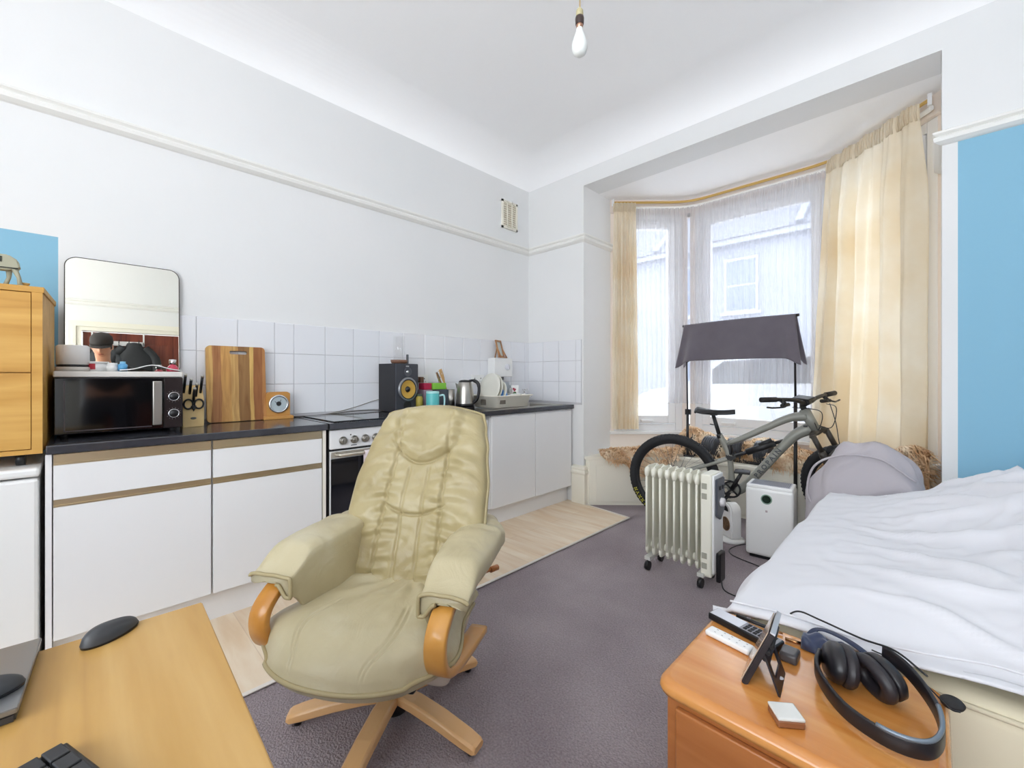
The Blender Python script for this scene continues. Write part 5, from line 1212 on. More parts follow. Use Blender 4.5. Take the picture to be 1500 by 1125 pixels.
def tyre_text(ty, txt, r, a_mid, step, size, mat, side=-1):
    """letters standing radially on the side wall; a in degrees (x-z plane)"""
    out = MB()
    for i, ch in enumerate(txt):
        a = R(a_mid+step*(i-(len(txt)-1)/2)); m_ = text_mb(ch, size, .0006, .0008)
        # letter plane x-z, facing -y; baseline tangent
        B_ = Matrix.Translation((r*math.cos(a), side*.0298, r*math.sin(a))) @ Matrix.Rotation(-(a+(PI/2 if False else PI/2)), 4, 'Y') @ Matrix.Rotation(PI/2, 4, 'X')
        m_.xf(B_); me = bpy.data.meshes.new('t'); m_.bm.to_mesh(me); m_.bm.free(); out.bm.from_mesh(me); bpy.data.meshes.remove(me)
    return out.build('tyre_lettering', mat, ty)
tyre_text(RW_, 'MAXXIS', .318, 219, 6.2, .034, YEL)
# frame: round/oval tubes
def ft(b, pts, r): return b.tube(bez(pts, 6), [rr for rr in _lerp(r, (len(pts)-1)*6+1)], seg=14)
def _lerp(r, n):
    out = []
    for i in range(n):
        t = i/(n-1)*(len(r)-1); k = min(int(t), len(r)-2); out.append(r[k]+(r[k+1]-r[k])*(t-k))
    return out
b = MB()
ft(b, [(.40, 0, .652), (.52, 0, .715), (.65, 0, .790), (.78, 0, .862), (.885, 0, .885)], [.017, .022, .024, .028, .036])
ft(b, [(.905, 0, .800), (.82, 0, .745), (.74, 0, .650), (.60, 0, .460), (.50, 0, .335), (.44, 0, .300)], [.042, .036, .031, .031, .032, .040])
ft(b, [(.338, 0, .715), (.365, 0, .66), (.405, 0, .56), (.418, 0, .45), (.425, 0, .32)], [.021, .022, .020, .019, .028])
ft(b, [(.345, 0, .70), (.40, 0, .655), (.45, 0, .678)], [.012, .014, .012])
b.tube([(.872, 0, .930), (.938, 0, .785)], .033, seg=18)
b.tube([(.425, -.045, .320), (.425, .045, .320)], .03, seg=18)
fm_ = b.build('frame', FR, bk)
# letters along the down tube
tm = text_mb('PROPAIN', .046, .0008, .0015, 1.5); a = math.atan2(.745-.335, .82-.50)
tm.xf(Matrix.Translation((.655, -.0325, .535)) @ Matrix.Rotation(-a-.05, 4, 'Y') @ Matrix.Rotation(PI/2, 4, 'X')); tm.build('frame_lettering', pbr('letter_dark', '4A4C50', .4), fm_)
b = MB(); b.box(.865, .89, -.046, -.036, .812, .822).build('port', BBK, fm_)
# rear triangle and rocker
b = MB()
for s in (-1, 1):
    b.tube(bez([(0, .065*s, .3475), (.12, .055*s, .335), (.30, .045*s, .33), (.43, .035*s, .335)]), .013, seg=10)
    b.tube(bez([(0, .068*s, .36), (.10, .058*s, .41), (.20, .045*s, .455), (.33, .042*s, .51), (.41, .04*s, .545)]), .0125, seg=10)
b.tube([(.33, -.042, .51), (.33, .042, .51)], .01); b.build('rear_triangle', FR, bk)
b = MB()
for s in (-1, 1): b.prism([(.385, .046*s, .55), (.40, .046*s, .57), (.425, .046*s, .565), (.455, .046*s, .575), (.45, .046*s, .55), (.42, .046*s, .53), (.395, .046*s, .53)], (0, .006, 0))
b.tube([(.405, -.055, .547), (.405, .055, .547)], .012, seg=14); b.tube(bez([(.40, 0, .55), (.41, .0, .60), (.405, 0, .64)]), .02); b.build('rocker_link', BBK, bk)
b = MB(); b.tube([(.44, 0, .558), (.55, 0, .610)], .012, seg=14).tube([(.52, 0, .597), (.70, 0, .680)], .024, seg=18).tube([(.60, 0, .655), (.68, 0, .70)], .017, seg=14).tube([(.70, 0, .68), (.78, 0, .715)], .012); b.build('rear_shock', BBK, bk)
# seat post + saddle
b = MB(); b.tube([(.340, 0, .70), (.295, 0, .862)], .0145, seg=14); b.tube([(.345, 0, .69), (.335, 0, .72)], .022, seg=16).tube([(.30, -.02, .79), (.285, -.09, .80)], .004).box(.275, .325, -.018, .018, .86, .875); b.build('seat_post', BBK, bk)
b = MB()
def sad(u, v):
    x = .175+.27*u; w = .072*(1-sm(u, .1, .62))+.018+.004*u; s = 2*v-1
    z = .905-.012*math.sin(PI*u)+.012*(1-u)**2-.028*abs(s)**2.4
    if u < .02: z -= .01
    return Vector((x, w*s, z))
b.grid(sad, 30, 20); sd_ = b.build('saddle', BBK, bk, solid=.014)
b = MB()
for s in (-1, 1): b.tube(bez([(.23, .02*s, .885), (.26, .022*s, .872), (.34, .022*s, .872), (.40, .012*s, .888)]), .0035)
b.build('saddle_rails', CHROME, sd_)
# drivetrain (camera side = -y)
b = MB(); N = 64; A = []; 
for k in range(N):
    t = 2*PI*k/N; q = .062+(.003 if k % 2 else 0); b.bm.verts.new((.425+q*math.cos(t), -.05, .32+q*math.sin(t))); b.bm.verts.new((.425+.05*math.cos(t), -.05, .32+.05*math.sin(t)))
b.bm.verts.ensure_lookup_table()
for k in range(N): k2 = (k+1) % N; b.bm.faces.new((b.bm.verts[2*k], b.bm.verts[2*k2], b.bm.verts[2*k2+1], b.bm.verts[2*k+1]))
for k in range(4): t = PI/4+PI/2*k; b.tube([(.425, -.05, .32), (.425+.052*math.cos(t), -.05, .32+.052*math.sin(t))], .006)
b.build('chainring', BBK, bk, solid=.003)
for s, dx, dz in ((-1, .075, .155), (1, -.075, -.155)):
    b = MB(); b.tube([(.425, .058*s, .32), (.425+dx, .075*s, .32+dz)], .01, flat=([.030, .022], .014, (0, 1, 0))); cr = b.build('crank', BBK, bk)
    b = MB(); cx_, cz_ = .425+dx, .32+dz; b.box(cx_-.05, cx_+.05, min(.085*s, .185*s), max(.085*s, .185*s), cz_-.008, cz_+.008, bev=.005).tube([(cx_, .07*s, cz_), (cx_, .18*s, cz_)], .008); b.build('pedal', BBK, cr)
b = MB(); b.tube([(.425, -.052, .383), (.0, -.052, .395)], .0035, seg=6).tube([(.425, -.052, .257), (.06, -.052, .22)], .0035, seg=6); b.lathe([(0, -.01), (.055, -.008), (.05, .01), (.03, .02), (0, .02)], m=Matrix.Translation((0, -.045, .3475)) @ Matrix.Rotation(PI/2, 4, 'X'), seg=30)
b.tube([(.01, -.055, .34), (.03, -.06, .27), (.055, -.055, .20)], .014, seg=10); b.build('chain', BBK, bk)
# steering assembly
AX = Vector((-math.cos(R(65)), 0, math.sin(R(65)))); P0 = Vector((.905, 0, .858))
ST = Matrix.Translation(P0) @ Matrix.Rotation(R(-39), 4, AX) @ Matrix.Translation(-P0)
lo = Vector((.942, 0, .772)); axl = Vector((1.172, 0, .36)); perp = Vector((math.sin(R(65)), 0, math.cos(R(65))))
b = MB(); off = perp*.02
b.tube(bez([lo+Vector((0, -.072, -.02))+off, lo+Vector((0, -.05, .005))+off*.6, lo+off*.2, lo+Vector((0, .05, .005))+off*.6, lo+Vector((0, .072, -.02))+off]), .020, seg=12)
for s in (-1, 1):
    top_ = lo+Vector((0, .072*s, .0))+off; d = -AX
    b.tube([top_, top_+d*.13], .0175, seg=14).tube([top_+d*.12, top_+d*.145, top_+d*.42], [.022, .026, .021], seg=14).tube([top_+d*.40, axl+Vector((0, .062*s, 0))], [.020, .017], seg=12)
m2_ = lo+off-AX*.16+perp*.03
b.tube(bez([m2_+Vector((0, -.07, 0)), m2_+perp*.03+Vector((0, -.03, .03)), m2_+perp*.03+Vector((0, .03, .03)), m2_+Vector((0, .07, 0))]), .012); b.xf(ST); b.build('fork', FORK, bk)
fw = wheel('front_wheel', .362, (0, 0, 0), m=ST @ Matrix.Translation(axl), tw=.033)
top = Vector((.860, 0, .955)); cl = Vector((.895, 0, .985))
b = MB(); b.tube([(.872, 0, .930), top], .019, seg=14).tube([top, cl], .02, seg=14).tube([cl+Vector((0, -.025, 0)), cl+Vector((0, .025, 0))], .022, seg=14).box(.82, .93, -.035, .035, 1.008, 1.02, bev=.003); b.xf(ST); b.build('stem', BBK, bk)
ST2 = ST @ Matrix.Translation(cl) @ Matrix.Rotation(R(-13), 4, 'X') @ Matrix.Translation(-cl)
b = MB(); hb = bez([cl+Vector((-.05, -.39, .035)), cl+Vector((-.035, -.25, .03)), cl+Vector((-.01, -.12, .022)), cl+Vector((0, -.04, 0)), cl+Vector((0, .04, 0)), cl+Vector((-.01, .12, .022)), cl+Vector((-.035, .25, .03)), cl+Vector((-.05, .39, .035))], 6)
b.tube(hb, .0135, seg=12); b.xf(ST2); hbo = b.build('handlebar', BBK, bk)
for s in (-1, 1):
    b = MB(); b.tube([cl+Vector((-.05, .392*s, .035)), cl+Vector((-.037, .265*s, .031))], .0175, seg=14); b.xf(ST2); b.build('grip', BLACK_M, hbo)
    b = MB(); c0 = cl+Vector((-.03, .225*s, .025)); b.tube([c0, c0+Vector((.03, 0, -.02))], .013).tube(bez([c0+Vector((.03, 0, -.022)), c0+Vector((.055, .04*s, -.035)), c0+Vector((.03, .11*s, -.04)), c0+Vector((.02, .16*s, -.035))]), .006).tube([c0+Vector((.02, -.05*s, -.03)), c0+Vector((.03, .03*s, -.03))], .013); b.xf(ST2); b.build('brake_lever', BBK, hbo)
b = MB()
def sp_(p): return ST2 @ Vector(p)
b.tube(bez([sp_(cl+Vector((.02, .18, -.02))), sp_(cl+Vector((.12, .12, -.03))), sp_(cl+Vector((.12, .08, -.16))), Vector((.93, .02, .83))]), .0028, seg=6)
b.tube(bez([sp_(cl+Vector((.02, -.18, -.02))), sp_(cl+Vector((.13, -.06, -.04))), sp_(cl+Vector((.10, -.02, -.17))), Vector((.93, -.03, .84))]), .0028, seg=6)
b.tube(bez([sp_(cl+Vector((.02, .22, -.02))), sp_(cl+Vector((.08, .2, -.15))), sp_(cl+Vector((.14, .16, -.30))), sp_(axl+Vector((-.02, .08, .22)))]), .0028, seg=6)
b.build('brake_hoses', BLACK, bk)
# ================================================================ CLOTHES RAIL WITH TOWEL
POLE = pbr('pole_dark', '2C2A2C', .35, metal=.4)
cr = thing('clothes_rail', 'dark two-post clothes rail, one post on the window seat, one on the floor', 'clothes rail', (0, 0, 0))
PL, PR = Vector((1.343, 3.862, .433)), Vector((2.195, 3.745, 0)); TL, TR = Vector((1.33, 3.86, 1.615)), Vector((2.19, 3.74, 1.615))
b = MB(); b.tube([PL, PL+Vector((0, 0, .42))], .0115, seg=14).tube([PL+Vector((0, 0, .40)), TL], .007, seg=12); b.box(-.02, .03, -.012, .012, .38, .43, m=Matrix.Translation(PL), bev=.004); b.tube([PL+Vector((-.03, -.02, .008)), PL+Vector((.05, .02, .008))], .01); b.build('left_post', POLE, cr)
b = MB(); b.tube([PR, PR+Vector((0, 0, .98))], .0125, seg=14).tube([PR+Vector((0, 0, .96)), TR], .008, seg=12); b.build('right_post', POLE, cr)
b = MB(); b.tube([PR+Vector((-.02, -.06, .012)), PR+Vector((.03, .075, .012))], .014, seg=12); b.build('foot_bar', POLE, cr)
b = MB(); ov_ = (TR-TL).normalized(); b.tube([TL-ov_*.03, TR+ov_*.03], .011, seg=14); b.build('top_rail', POLE, cr)
# towel draped over the rail
TW = pbr('grey_towel', '605A62', .95, col2='6A646C', noise_scale=12, noise_amt=.2, bump=.6, bump_scale=420, bdist=.002, sheen=.5)
dirx = ov_; nrm = Vector((-dirx.y, dirx.x, 0))
b = MB(); Ln = (TR-TL).length
def tow(u, v):
    front = v < .5; s = abs(v-.5)*2
    L0 = Ln+.02
    flare = .055*s**1.3
    # ends sag outwards in pointed tails
    x = -.01+L0*u+(flare*(2*u-1) if True else 0)
    H = .335 if front else .30
    tail = .06*G(u, 0, .07)*(1 if front else 1.5)+.05*G(u, 1, .06)*(1.0 if front else 1.6)
    drop = s*H+tail*s**2
    off_ = (-1 if front else 1)*(.014+.05*s*(1 if front else .8)+.016*math.sin(u*11+1.2*s)*s+.03*s*(G(u, .93, .05)-G(u, .05, .04)))
    z = .0125-drop+(.0 if s > .03 else 0)
    return TL+dirx*x+nrm*off_+Vector((0, 0, z+.006*math.sin(u*PI)))
b.grid(tow, 100, 60); o = b.build('bath_towel', TW, solid=.006); tag(o, 'dark grey towel draped over the clothes rail before the window', 'towel')
# ================================================================ DUMBBELLS + FUR THROW ON THE SEAT
DB = pbr('dumbbell_dark', '2E3036', .35, col2='3C3F46', noise_scale=6, noise_amt=.2)
def dumbbell(lab, c, ang):
    d = thing('adjustable_dumbbell', lab, 'dumbbell', (c[0], c[1], .433), R(ang), 'dumbbells on the window seat')
    for s in (-1, 1):
        b = MB(); Mx = Matrix.Translation((s*.10, 0, .098)) @ Matrix.Rotation(s*PI/2, 4, 'Y')
        pr_ = [(0, -.05)]
        for k in range(6): pr_ += [(.092, -.05+.02*k), (.095, -.047+.02*k), (.095, -.036+.02*k), (.090, -.033+.02*k)]
        pr_ += [(.08, .072), (.05, .078), (0, .078)]
        b.lathe(pr_, m=Mx, seg=40); b.build('weight_drum', DB, d)
    b = MB(); b.tube([(-.06, 0, .098), (.06, 0, .098)], .016, seg=14); b.build('grip', BBK, d)
    b = MB(); b.box(-.15, .15, -.075, .075, 0, .022, bev=.006); b.build('cradle', BLACK_M, d)
dumbbell('black drum dumbbell seen through the bicycle rear wheel', (1.42, 3.99), -12)
dumbbell('black drum dumbbell under the bicycle frame, beside the clothes rail post', (1.83, 3.96), -4)
FURC = NT('fur_strand'); p = FURC.node('ShaderNodeBsdfPrincipled'); FURC.l(p.outputs[0], FURC.out.inputs[0]); p.inputs['Roughness'].default_value = .8; p.inputs['Specular IOR Level'].default_value = .2
g = FURC.node('ShaderNodeNewGeometry'); n = FURC.node('ShaderNodeTexNoise', i_Scale=9.0, i_Detail=5.0); FURC.l(g.outputs['Position'], n.inputs['Vector'])
FURC.l(FURC.ramp(n.outputs[0], [(.30, 'B98A60'), (.46, 'E6C49C'), (.66, 'FBEBD2')]), p.inputs['Base Color']); FUR = FURC.m
def fur_piece(f, nu, nv, count, ln, seed, b):
    rg = random.Random(seed); b.grid(f, nu, nv)
    for _ in range(count):
        u, v = rg.random(), rg.random(); e = .01; p0 = f(u, v); du = f(min(1, u+e), v)-f(max(0, u-e), v); dv = f(u, min(1, v+e))-f(u, max(0, v-e)); n_ = du.cross(dv)
        if n_.length < 1e-9: continue
        n_.normalize()
        if n_.z < 0 and abs(n_.z) > .2: n_ = -n_
        t_ = (du.normalized()*rg.uniform(-1, 1)+dv.normalized()*rg.uniform(-1, 1)); t_ = t_+Vector((.5, -.8, -.3)); L = ln*rg.uniform(.6, 1.3)
        q1 = p0+n_*L*.6+t_*L*.35; q2 = p0+n_*L*.75+t_*L*.95+Vector((0, 0, -L*.2)); sd = t_.cross(n_).normalized()*.0042
        vs = [b.bm.verts.new(q) for q in (p0-sd, p0+sd, q1+sd*.8, q1-sd*.8, q2)]
        b.bm.faces.new((vs[0], vs[1], vs[2], vs[3])); b.bm.faces.new((vs[3], vs[2], vs[4]))
b = MB()
def f1(u, v):     # left flap hanging over the seat edge
    x = .78+.50*u; y0 = 3.245+(x-.72)*.95
    base = Vector((x, y0+.10, .46)); s = v
    # v 0 = back, 1 = hanging point
    tip = 1-abs(u-.55)*1.6
    yy = y0+.22-.26*s-(.02*max(0, tip)); zz = .470+.02*nz(u*5, v*5, 2)
    over = (s-.80)/.20
    if over > 0: zz -= over*(.02+.19*max(0, tip)**1.4); yy = y0-.012-.02*over; 
    return Vector((x+(.03 if over > 0 else 0)*over, yy-.008*nz(x*22, zz*22), zz+.012*math.sin(u*17+v*9)+.016*nz(x*20, yy*20, 4)))
fur_piece(f1, 40, 30, 3800, .042, 1, b)
def f2(u, v):     # long ridge against the window wall
    x = 1.22+1.28*u; a = v*PI
    hgt = .155+.045*nz(u*7, 3, 1)+.03*math.sin(u*13)+.05*G(u, .06, .05)-.05*sm(u, .62, .8)
    return Vector((x, 4.035+.0*u+.085*math.cos(a)*(-1)+.02*nz(u*8, v*3)+.02*nz(x*16, v*3, 6), .44+(hgt+.03*nz(x*14, v*2.5, 2))*math.sin(a)**.7))
fur_piece(f2, 80, 14, 8000, .045, 2, b)
def f3(u, v):     # tail running forward on the right part of the seat
    x = 1.98+.93*u; a = v*PI
    hgt = .085+.04*nz(u*6, 8, 1)+.06*sm(u, .5, .75)+.11*sm(u, .72, .85)
    return Vector((x, min(3.88, 3.64+2.959-x-.19)-.02*u+.055*math.cos(a)*(-1)+.02*nz(u*8, v*3, 3)-.03*sm(u, .5, 1)+.02*nz(x*16, v*3, 6), .44+(hgt+.03*nz(x*14, v*2.5, 2))*math.sin(a)**.7))
fur_piece(f3, 70, 14, 7000, .042, 3, b)
o = b.build('fur_throw', FUR, recalc=False); tag(o, 'tan shaggy fur throw heaped along the window seat', 'throw')
# ================================================================ CURTAINS
def cloth_mat(name, col, col2, trans=.35, alpha=0.0, scale=3):
    t = NT(name); d = t.node('ShaderNodeBsdfDiffuse'); tr = t.node('ShaderNodeBsdfTranslucent'); m = t.node('ShaderNodeMixShader', i_0=trans)
    tc = t.node('ShaderNodeTexCoord'); n = t.node('ShaderNodeTexNoise', i_Scale=float(scale), i_Detail=4.0); t.l(tc.outputs['Object'], n.inputs['Vector'])
    c = t.ramp(n.outputs[0], [(.35, col), (.65, col2)]); t.l(c, d.inputs[0]); t.l(c, tr.inputs[0]); t.l(d.outputs[0], m.inputs[1]); t.l(tr.outputs[0], m.inputs[2])
    if alpha:
        a = t.node('ShaderNodeBsdfTransparent'); m2 = t.node('ShaderNodeMixShader', i_0=alpha); t.l(m.outputs[0], m2.inputs[1]); t.l(a.outputs[0], m2.inputs[2]); t.l(m2.outputs[0], t.out.inputs[0])
    else: t.l(m.outputs[0], t.out.inputs[0])
    return t.m
CURT = cloth_mat('cream_curtain', 'EBDCC0', 'F3EBDA', .38)
NET = cloth_mat('net_curtain', 'DADADF', 'E4E4E8', .4, .58)
TRK = pbr('brass_track', 'C6A25A', .4, metal=.3)
off = .10
def inset(p, d):
    cx_, cy_ = 1.8165, 3.2
    return p
TP = [Vector((.715, 3.60, 0)), Vector((1.255, 4.115, 0)), Vector((2.375, 4.115, 0)), Vector((2.925, 3.60, 0))]
SEG = [(TP[i+1]-TP[i]).length for i in range(3)]; TOT = sum(SEG)
def tpath_raw(s):
    """point at distance s along the bay track, pushed d into the room"""
    s = max(0, min(TOT, s)); i = 0
    while i < 2 and s > SEG[i]: s -= SEG[i]; i += 1
    a, b_ = TP[i], TP[i+1]; dr = (b_-a).normalized(); return a+dr*s
def tpath(s, d=0, rd=.13):
    sm_ = lambda q: sum((tpath_raw(q+k*rd/4) for k in range(-4, 5)), Vector())/9 if rd < q < TOT-rd else (sum((tpath_raw(q+k*min(q, TOT-q)/4) for k in range(-4, 5)), Vector())/9 if 0 < q < TOT else tpath_raw(q))
    p = sm_(s); dr = (sm_(min(TOT, s+.01))-sm_(max(0, s-.01))).normalized(); return p+Vector((dr.y, -dr.x, 0))*d
def curve_path(d, z, n=60, rd=.08):
    return [sum((tpath(TOT*k/n+q*rd/3, d) for q in (-3, -2, -1, 0, 1, 2, 3)), Vector())/7+Vector((0, 0, z)) for k in range(n+1)]
b = MB(); b.tube(curve_path(.0, 2.835), .01, flat=(.012, .022, (0, 0, 1))); ct_ = b.build('curtain_track', TRK); tag(ct_, 'brass-coloured curtain track bent round the top of the bay', 'curtain track')
b = MB(); b.tube(curve_path(-.028, 2.790), .01, flat=(.02, .03, (0, 0, 1))); b.build('pelmet_board', WHITE_MAT, ct_)
b = MB()
for s in (.02, TOT-.02): p = tpath(s); b.box(p.x-.01, p.x+.01, p.y-.01, p.y+.01, 2.80, 2.87)
b.build('bracket', WHITE, ct_)
def curtain(name, lab, s0t, s1t, s0b, s1b, zt, zb, waves, amp, d, seed, mat=CURT, nu=220, nv=60, hem=0.0, cat='curtain'):
    b = MB(); rg = random.Random(seed); ph = [rg.uniform(0, 6.28) for _ in range(6)]
    def f(u, v):
        w = v**.8
        s = (s0t+(s1t-s0t)*u)*(1-w)+(s0b+(s1b-s0b)*u)*w
        tape = sm(v, .0, .045)
        A = amp*(.25+.75*sm(v, .02, .25))
        uu = u+.012*math.sin(v*5+ph[0])*sm(v, .1, 1)+.10*amp*math.sin(v*3.1+ph[3])*math.sin(u*6)
        q = math.sin(uu*waves*2*PI+ph[1]+1.1*math.sin(uu*7+ph[2]))*.7+.3*math.sin(uu*waves*4.3*PI+ph[4]+v*1.5)
        sharp = math.copysign(abs(q)**.8, q)
        small = .004*math.sin(u*waves*2*PI*3.2+ph[5])*(1-sm(v, .03, .09)) + .003*nz(u*20, v*3, seed)
        dd = d+A*sharp+small
        drift = .012*nz(u*3.5, v*4, seed+5)*sm(v, .1, .5)
        p = tpath(s, dd+drift); z = zt-(zt-zb)*v+hem*math.sin(u*9+seed)*v
        return Vector((p.x, p.y, z))
    b.grid(f, nu, nv)
    o = b.build(name, mat); tag(o, lab, cat); return o, f
cl_, f = curtain('curtain', 'narrow gathered cream curtain at the left end of the bay', .015, .22, .0, .25, 2.815, .655, 5.5, .032, .045, 3)
b = MB()
for k in range(18): u = k/17; p = f(u, .012); b.tube([p+Vector((0, -.004, .02)), f(u, .03)+Vector((0, -.004, -.02))], .005, seg=6)
b.build('header_tape', CURT, cl_)
sR0 = SEG[0]+SEG[1]+.02
cr_, f = curtain('curtain', 'wide cream curtain drawn across the right side of the bay', sR0, TOT-.02, sR0-.17, TOT+.0, 2.815, .59, 5.2, .062, .075, 11, nu=300)
b = MB(); rg = random.Random(5)
for k in range(46):
    u = (k+rg.uniform(-.3, .3))/46+.005; p = f(max(0, min(1, u)), .005); q = f(max(0, min(1, u)), .045); b.tube([p+(p-q)*0+Vector((-.004, -.004, .01)), (p+q)/2+Vector((-.009, -.009, 0)), q+Vector((-.004, -.004, 0))], .0055, seg=6)
b.build('header_tape', CURT, cr_)
n1, f = curtain('net_curtain', 'sheer white net curtain across the left and middle bay windows', .20, SEG[0]+SEG[1]+.05, .20, SEG[0]+SEG[1]+.02, 2.785, .90, 34, .012, -.012, 21, mat=NET, nu=520, nv=24, cat='net curtain')
# ================================================================ PENDANT BULB
pb = thing('pendant_bulb', 'bare frosted light bulb hanging on a long beige flex from the ceiling', 'pendant light', (1.995, 1.30, ZC))
b = MB(); b.lathe([(0, -.03), (.03, -.026), (.045, 0)], seg=28); b.build('ceiling_rose', PLASTIC_W, pb)
zb = 2.375-ZC
b = MB(); b.tube([(0, 0, -.02), (.001, 0, zb+.135)], .0032, seg=8); b.build('flex', pbr('beige_flex', 'C2AC86', .6), pb)
b = MB(); b.lathe([(.006, .150), (.013, .140), (.014, .115), (0, .115)], (0, 0, zb), seg=24); b.build('holder_cap', pbr('aged_cream', 'B9B08A', .5), pb)
b = MB(); b.lathe([(0, .117), (.0155, .117), (.0165, .110), (.0155, .092), (.014, .088), (0, .088)], (0, 0, zb), seg=24); b.build('bulb_holder', pbr('bakelite', '3A2A26', .35), pb)
b = MB(); b.lathe([(.0125, .09), (.0125, .070), (0, .070)], (0, 0, zb), seg=24); bu = b.build('bulb_cap', pbr('brass_cap', 'B98F78', .3, metal=.8), pb)
b = MB(); b.lathe([(.0125, .074), (.014, .062), (.021, .042), (.0285, .018), (.029, .002), (.0235, -.016), (.012, -.026), (0, -.028)], (0, 0, zb), seg=32); b.build('bulb', pbr('frosted_glass', 'E9ECE9', .35), pb)
# ================================================================ OUTSIDE
t = NT('dimmed_render'); p = t.node('ShaderNodeBsdfPrincipled'); t.l(p.outputs[0], t.out.inputs[0]); p.inputs['Base Color'].default_value = lin('868A95'); p.inputs['Roughness'].default_value = .9  # facade exposure put into the colour: darkened so daylight doesn't wash it out
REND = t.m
road = MB(); road.box(-25, 30, 4.6, 40, -.25, -.05); struct(road.build('ground_outside', pbr('bounce_asphalt', 'C9C9CB', .9)))  # ground colour lightened to bounce daylight up to the bay ceiling
hs = thing('terraced_house', 'pale rendered terraced houses across the street seen through the nets', 'house', (0, 15, 0))
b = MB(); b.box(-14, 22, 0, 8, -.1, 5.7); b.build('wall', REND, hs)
ROOF = pbr('pale_slate', '6E717C', .8)
b = MB(); b.prism([(-14, -.35, 5.6), (-14, 4, 9.0), (-14, 8.3, 5.6)], (36, 0, 0)); b.build('roof', ROOF, hs)
b = MB(); b.box(-14, 22, -.28, .0, 5.42, 5.6); b.build('gutter', pbr('gutter', '8E919A', .6), hs)
FARW = pbr('dimmed_window_paint', 'A6AAB2', .6)  # frame colour dimmed against the daylight, as on the facade
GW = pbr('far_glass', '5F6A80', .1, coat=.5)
for k in range(8):
    x = -12.5+4.4*k
    for (dx, z0, z1) in ((0, 3.3, 4.9), (1.7, 3.3, 4.9), (0, .8, 2.5), ):
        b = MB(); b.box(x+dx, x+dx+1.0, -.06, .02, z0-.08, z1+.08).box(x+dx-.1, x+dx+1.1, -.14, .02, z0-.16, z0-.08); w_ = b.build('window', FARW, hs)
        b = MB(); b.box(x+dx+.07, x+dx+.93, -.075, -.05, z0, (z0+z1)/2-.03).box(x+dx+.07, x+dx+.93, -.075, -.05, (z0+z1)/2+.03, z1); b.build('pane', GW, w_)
    b = MB(); b.box(x+1.7, x+2.6, -.08, .0, -.05, 2.2); b.build('door', pbr('far_door', '6F7C93', .5) if 'far_door' not in bpy.data.materials else bpy.data.materials['far_door'], hs)
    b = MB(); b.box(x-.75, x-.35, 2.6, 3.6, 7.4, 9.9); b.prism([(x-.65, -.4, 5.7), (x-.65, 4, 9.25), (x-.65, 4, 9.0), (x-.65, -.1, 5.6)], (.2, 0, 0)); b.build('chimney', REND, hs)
car = thing('parked_car', 'silver parked car outside beyond the bay window', 'car', (1.0, 8.2, -.05))
b = MB(); b.prism([(-2.1, -.85, .3), (-2.15, -.85, .75), (-1.9, -.85, .95), (-1.2, -.85, 1.05), (-.6, -.85, 1.52), (.9, -.85, 1.60), (1.7, -.85, 1.1), (2.1, -.85, .95), (2.15, -.85, .35)], (0, 1.7, 0), bev=.08); b.build('body', pbr('car_silver', 'A2A4A8', .2, metal=.3, coat=.6), car)
b = MB(); b.prism([(-1.0, -.86, 1.08), (-.5, -.86, 1.45), (.85, -.86, 1.5), (1.4, -.86, 1.12)], (0, .02, 0)); b.build('side_windows', BLACK_G, car)
for (x, y) in ((-1.35, -.82), (1.35, -.82), (-1.35, .70), (1.35, .70)):
    b = MB(); b.tube([(x, y-.02, .33), (x, y+.16, .33)], .33, seg=28); b.build('wheel', RUBBER, car)
# ================================================================ DOOR-SIDE THINGS SEEN ONLY IN THE MIRROR
rk_ = thing('coat_rail', 'white coat rail with dark hooks fixed across the mahogany door, seen in the mirror', 'coat rail', (XR, .35, 1.90))
b = MB(); b.box(.0, .018, -.26, .26, -.03, .03, bev=.003).box(-.0, .012, -.262, -.245, -.03, .16).box(0, .012, .245, .262, -.03, .16); b.build('board', WHITE, rk_)
for k in range(5):
    y = -.2+.1*k; b = MB(); b.tube(bez([(0, y, .01), (-.03, y, .0), (-.05, y, .02), (-.05, y, .045)]), .005, seg=8).tube(bez([(0, y, -.01), (-.02, y, -.025), (-.03, y, -.01)]), .004, seg=8); b.build('hook', BLACK_M, rk_)
def coat(name, lab, loc, w, h, mat, seed):
    c_ = thing(name, lab, 'coat', loc); b = MB()
    def f(u, v):
        a = 2*PI*u; sh = .35+.65*sm(v, 0, .22); W_ = w*(sh+.12*v); D_ = .055+.05*v
        fold = .02*math.sin(a*5+seed)*v
        return Vector((-D_*.9+D_*math.cos(a)*(1+fold), W_*math.sin(a)*(1+.05*math.sin(a*4+v*6)), -h*v+.02*math.sin(a*3+seed)*v))
    b.grid(f, 48, 24, cu=True); b.build('body', mat, c_)
    for s in (-1, 1):
        b = MB(); b.tube(bez([(-.05, s*w*.55, -.06), (-.06, s*w*1.05, -.20), (-.07, s*w*1.15, -.42), (-.07, s*w*1.1, -.62)]), [.05]*10+[.055]*10+[.045]*11, seg=14); b.build('sleeve', mat, c_)
    b = MB(); b.ell((-.06, 0, -.05), (.05, w*.42, .06)); b.build('hood', mat, c_)
    return c_
coat('black_coat', 'long black padded coat hanging on the door rail, seen in the mirror', (XR-.03, .50, 1.90), .20, 1.05, pbr('coat_black', '26282B', .7), 1)
coat('black_jacket', 'shorter dark jacket on the next hook of the door rail, seen in the mirror', (XR-.03, .18, 1.88), .15, .80, pbr('jacket_dark', '33363A', .7), 4)
# ------------------------------------------------ PERSON beside the camera (seen in the mirror)
pr = thing('person', 'person in dark cap and dark jacket stooping beside the camera, seen in the mirror', 'person', (3.60, .20, 0), R(100)); pr.scale = (1.06, 1.06, 1.06)
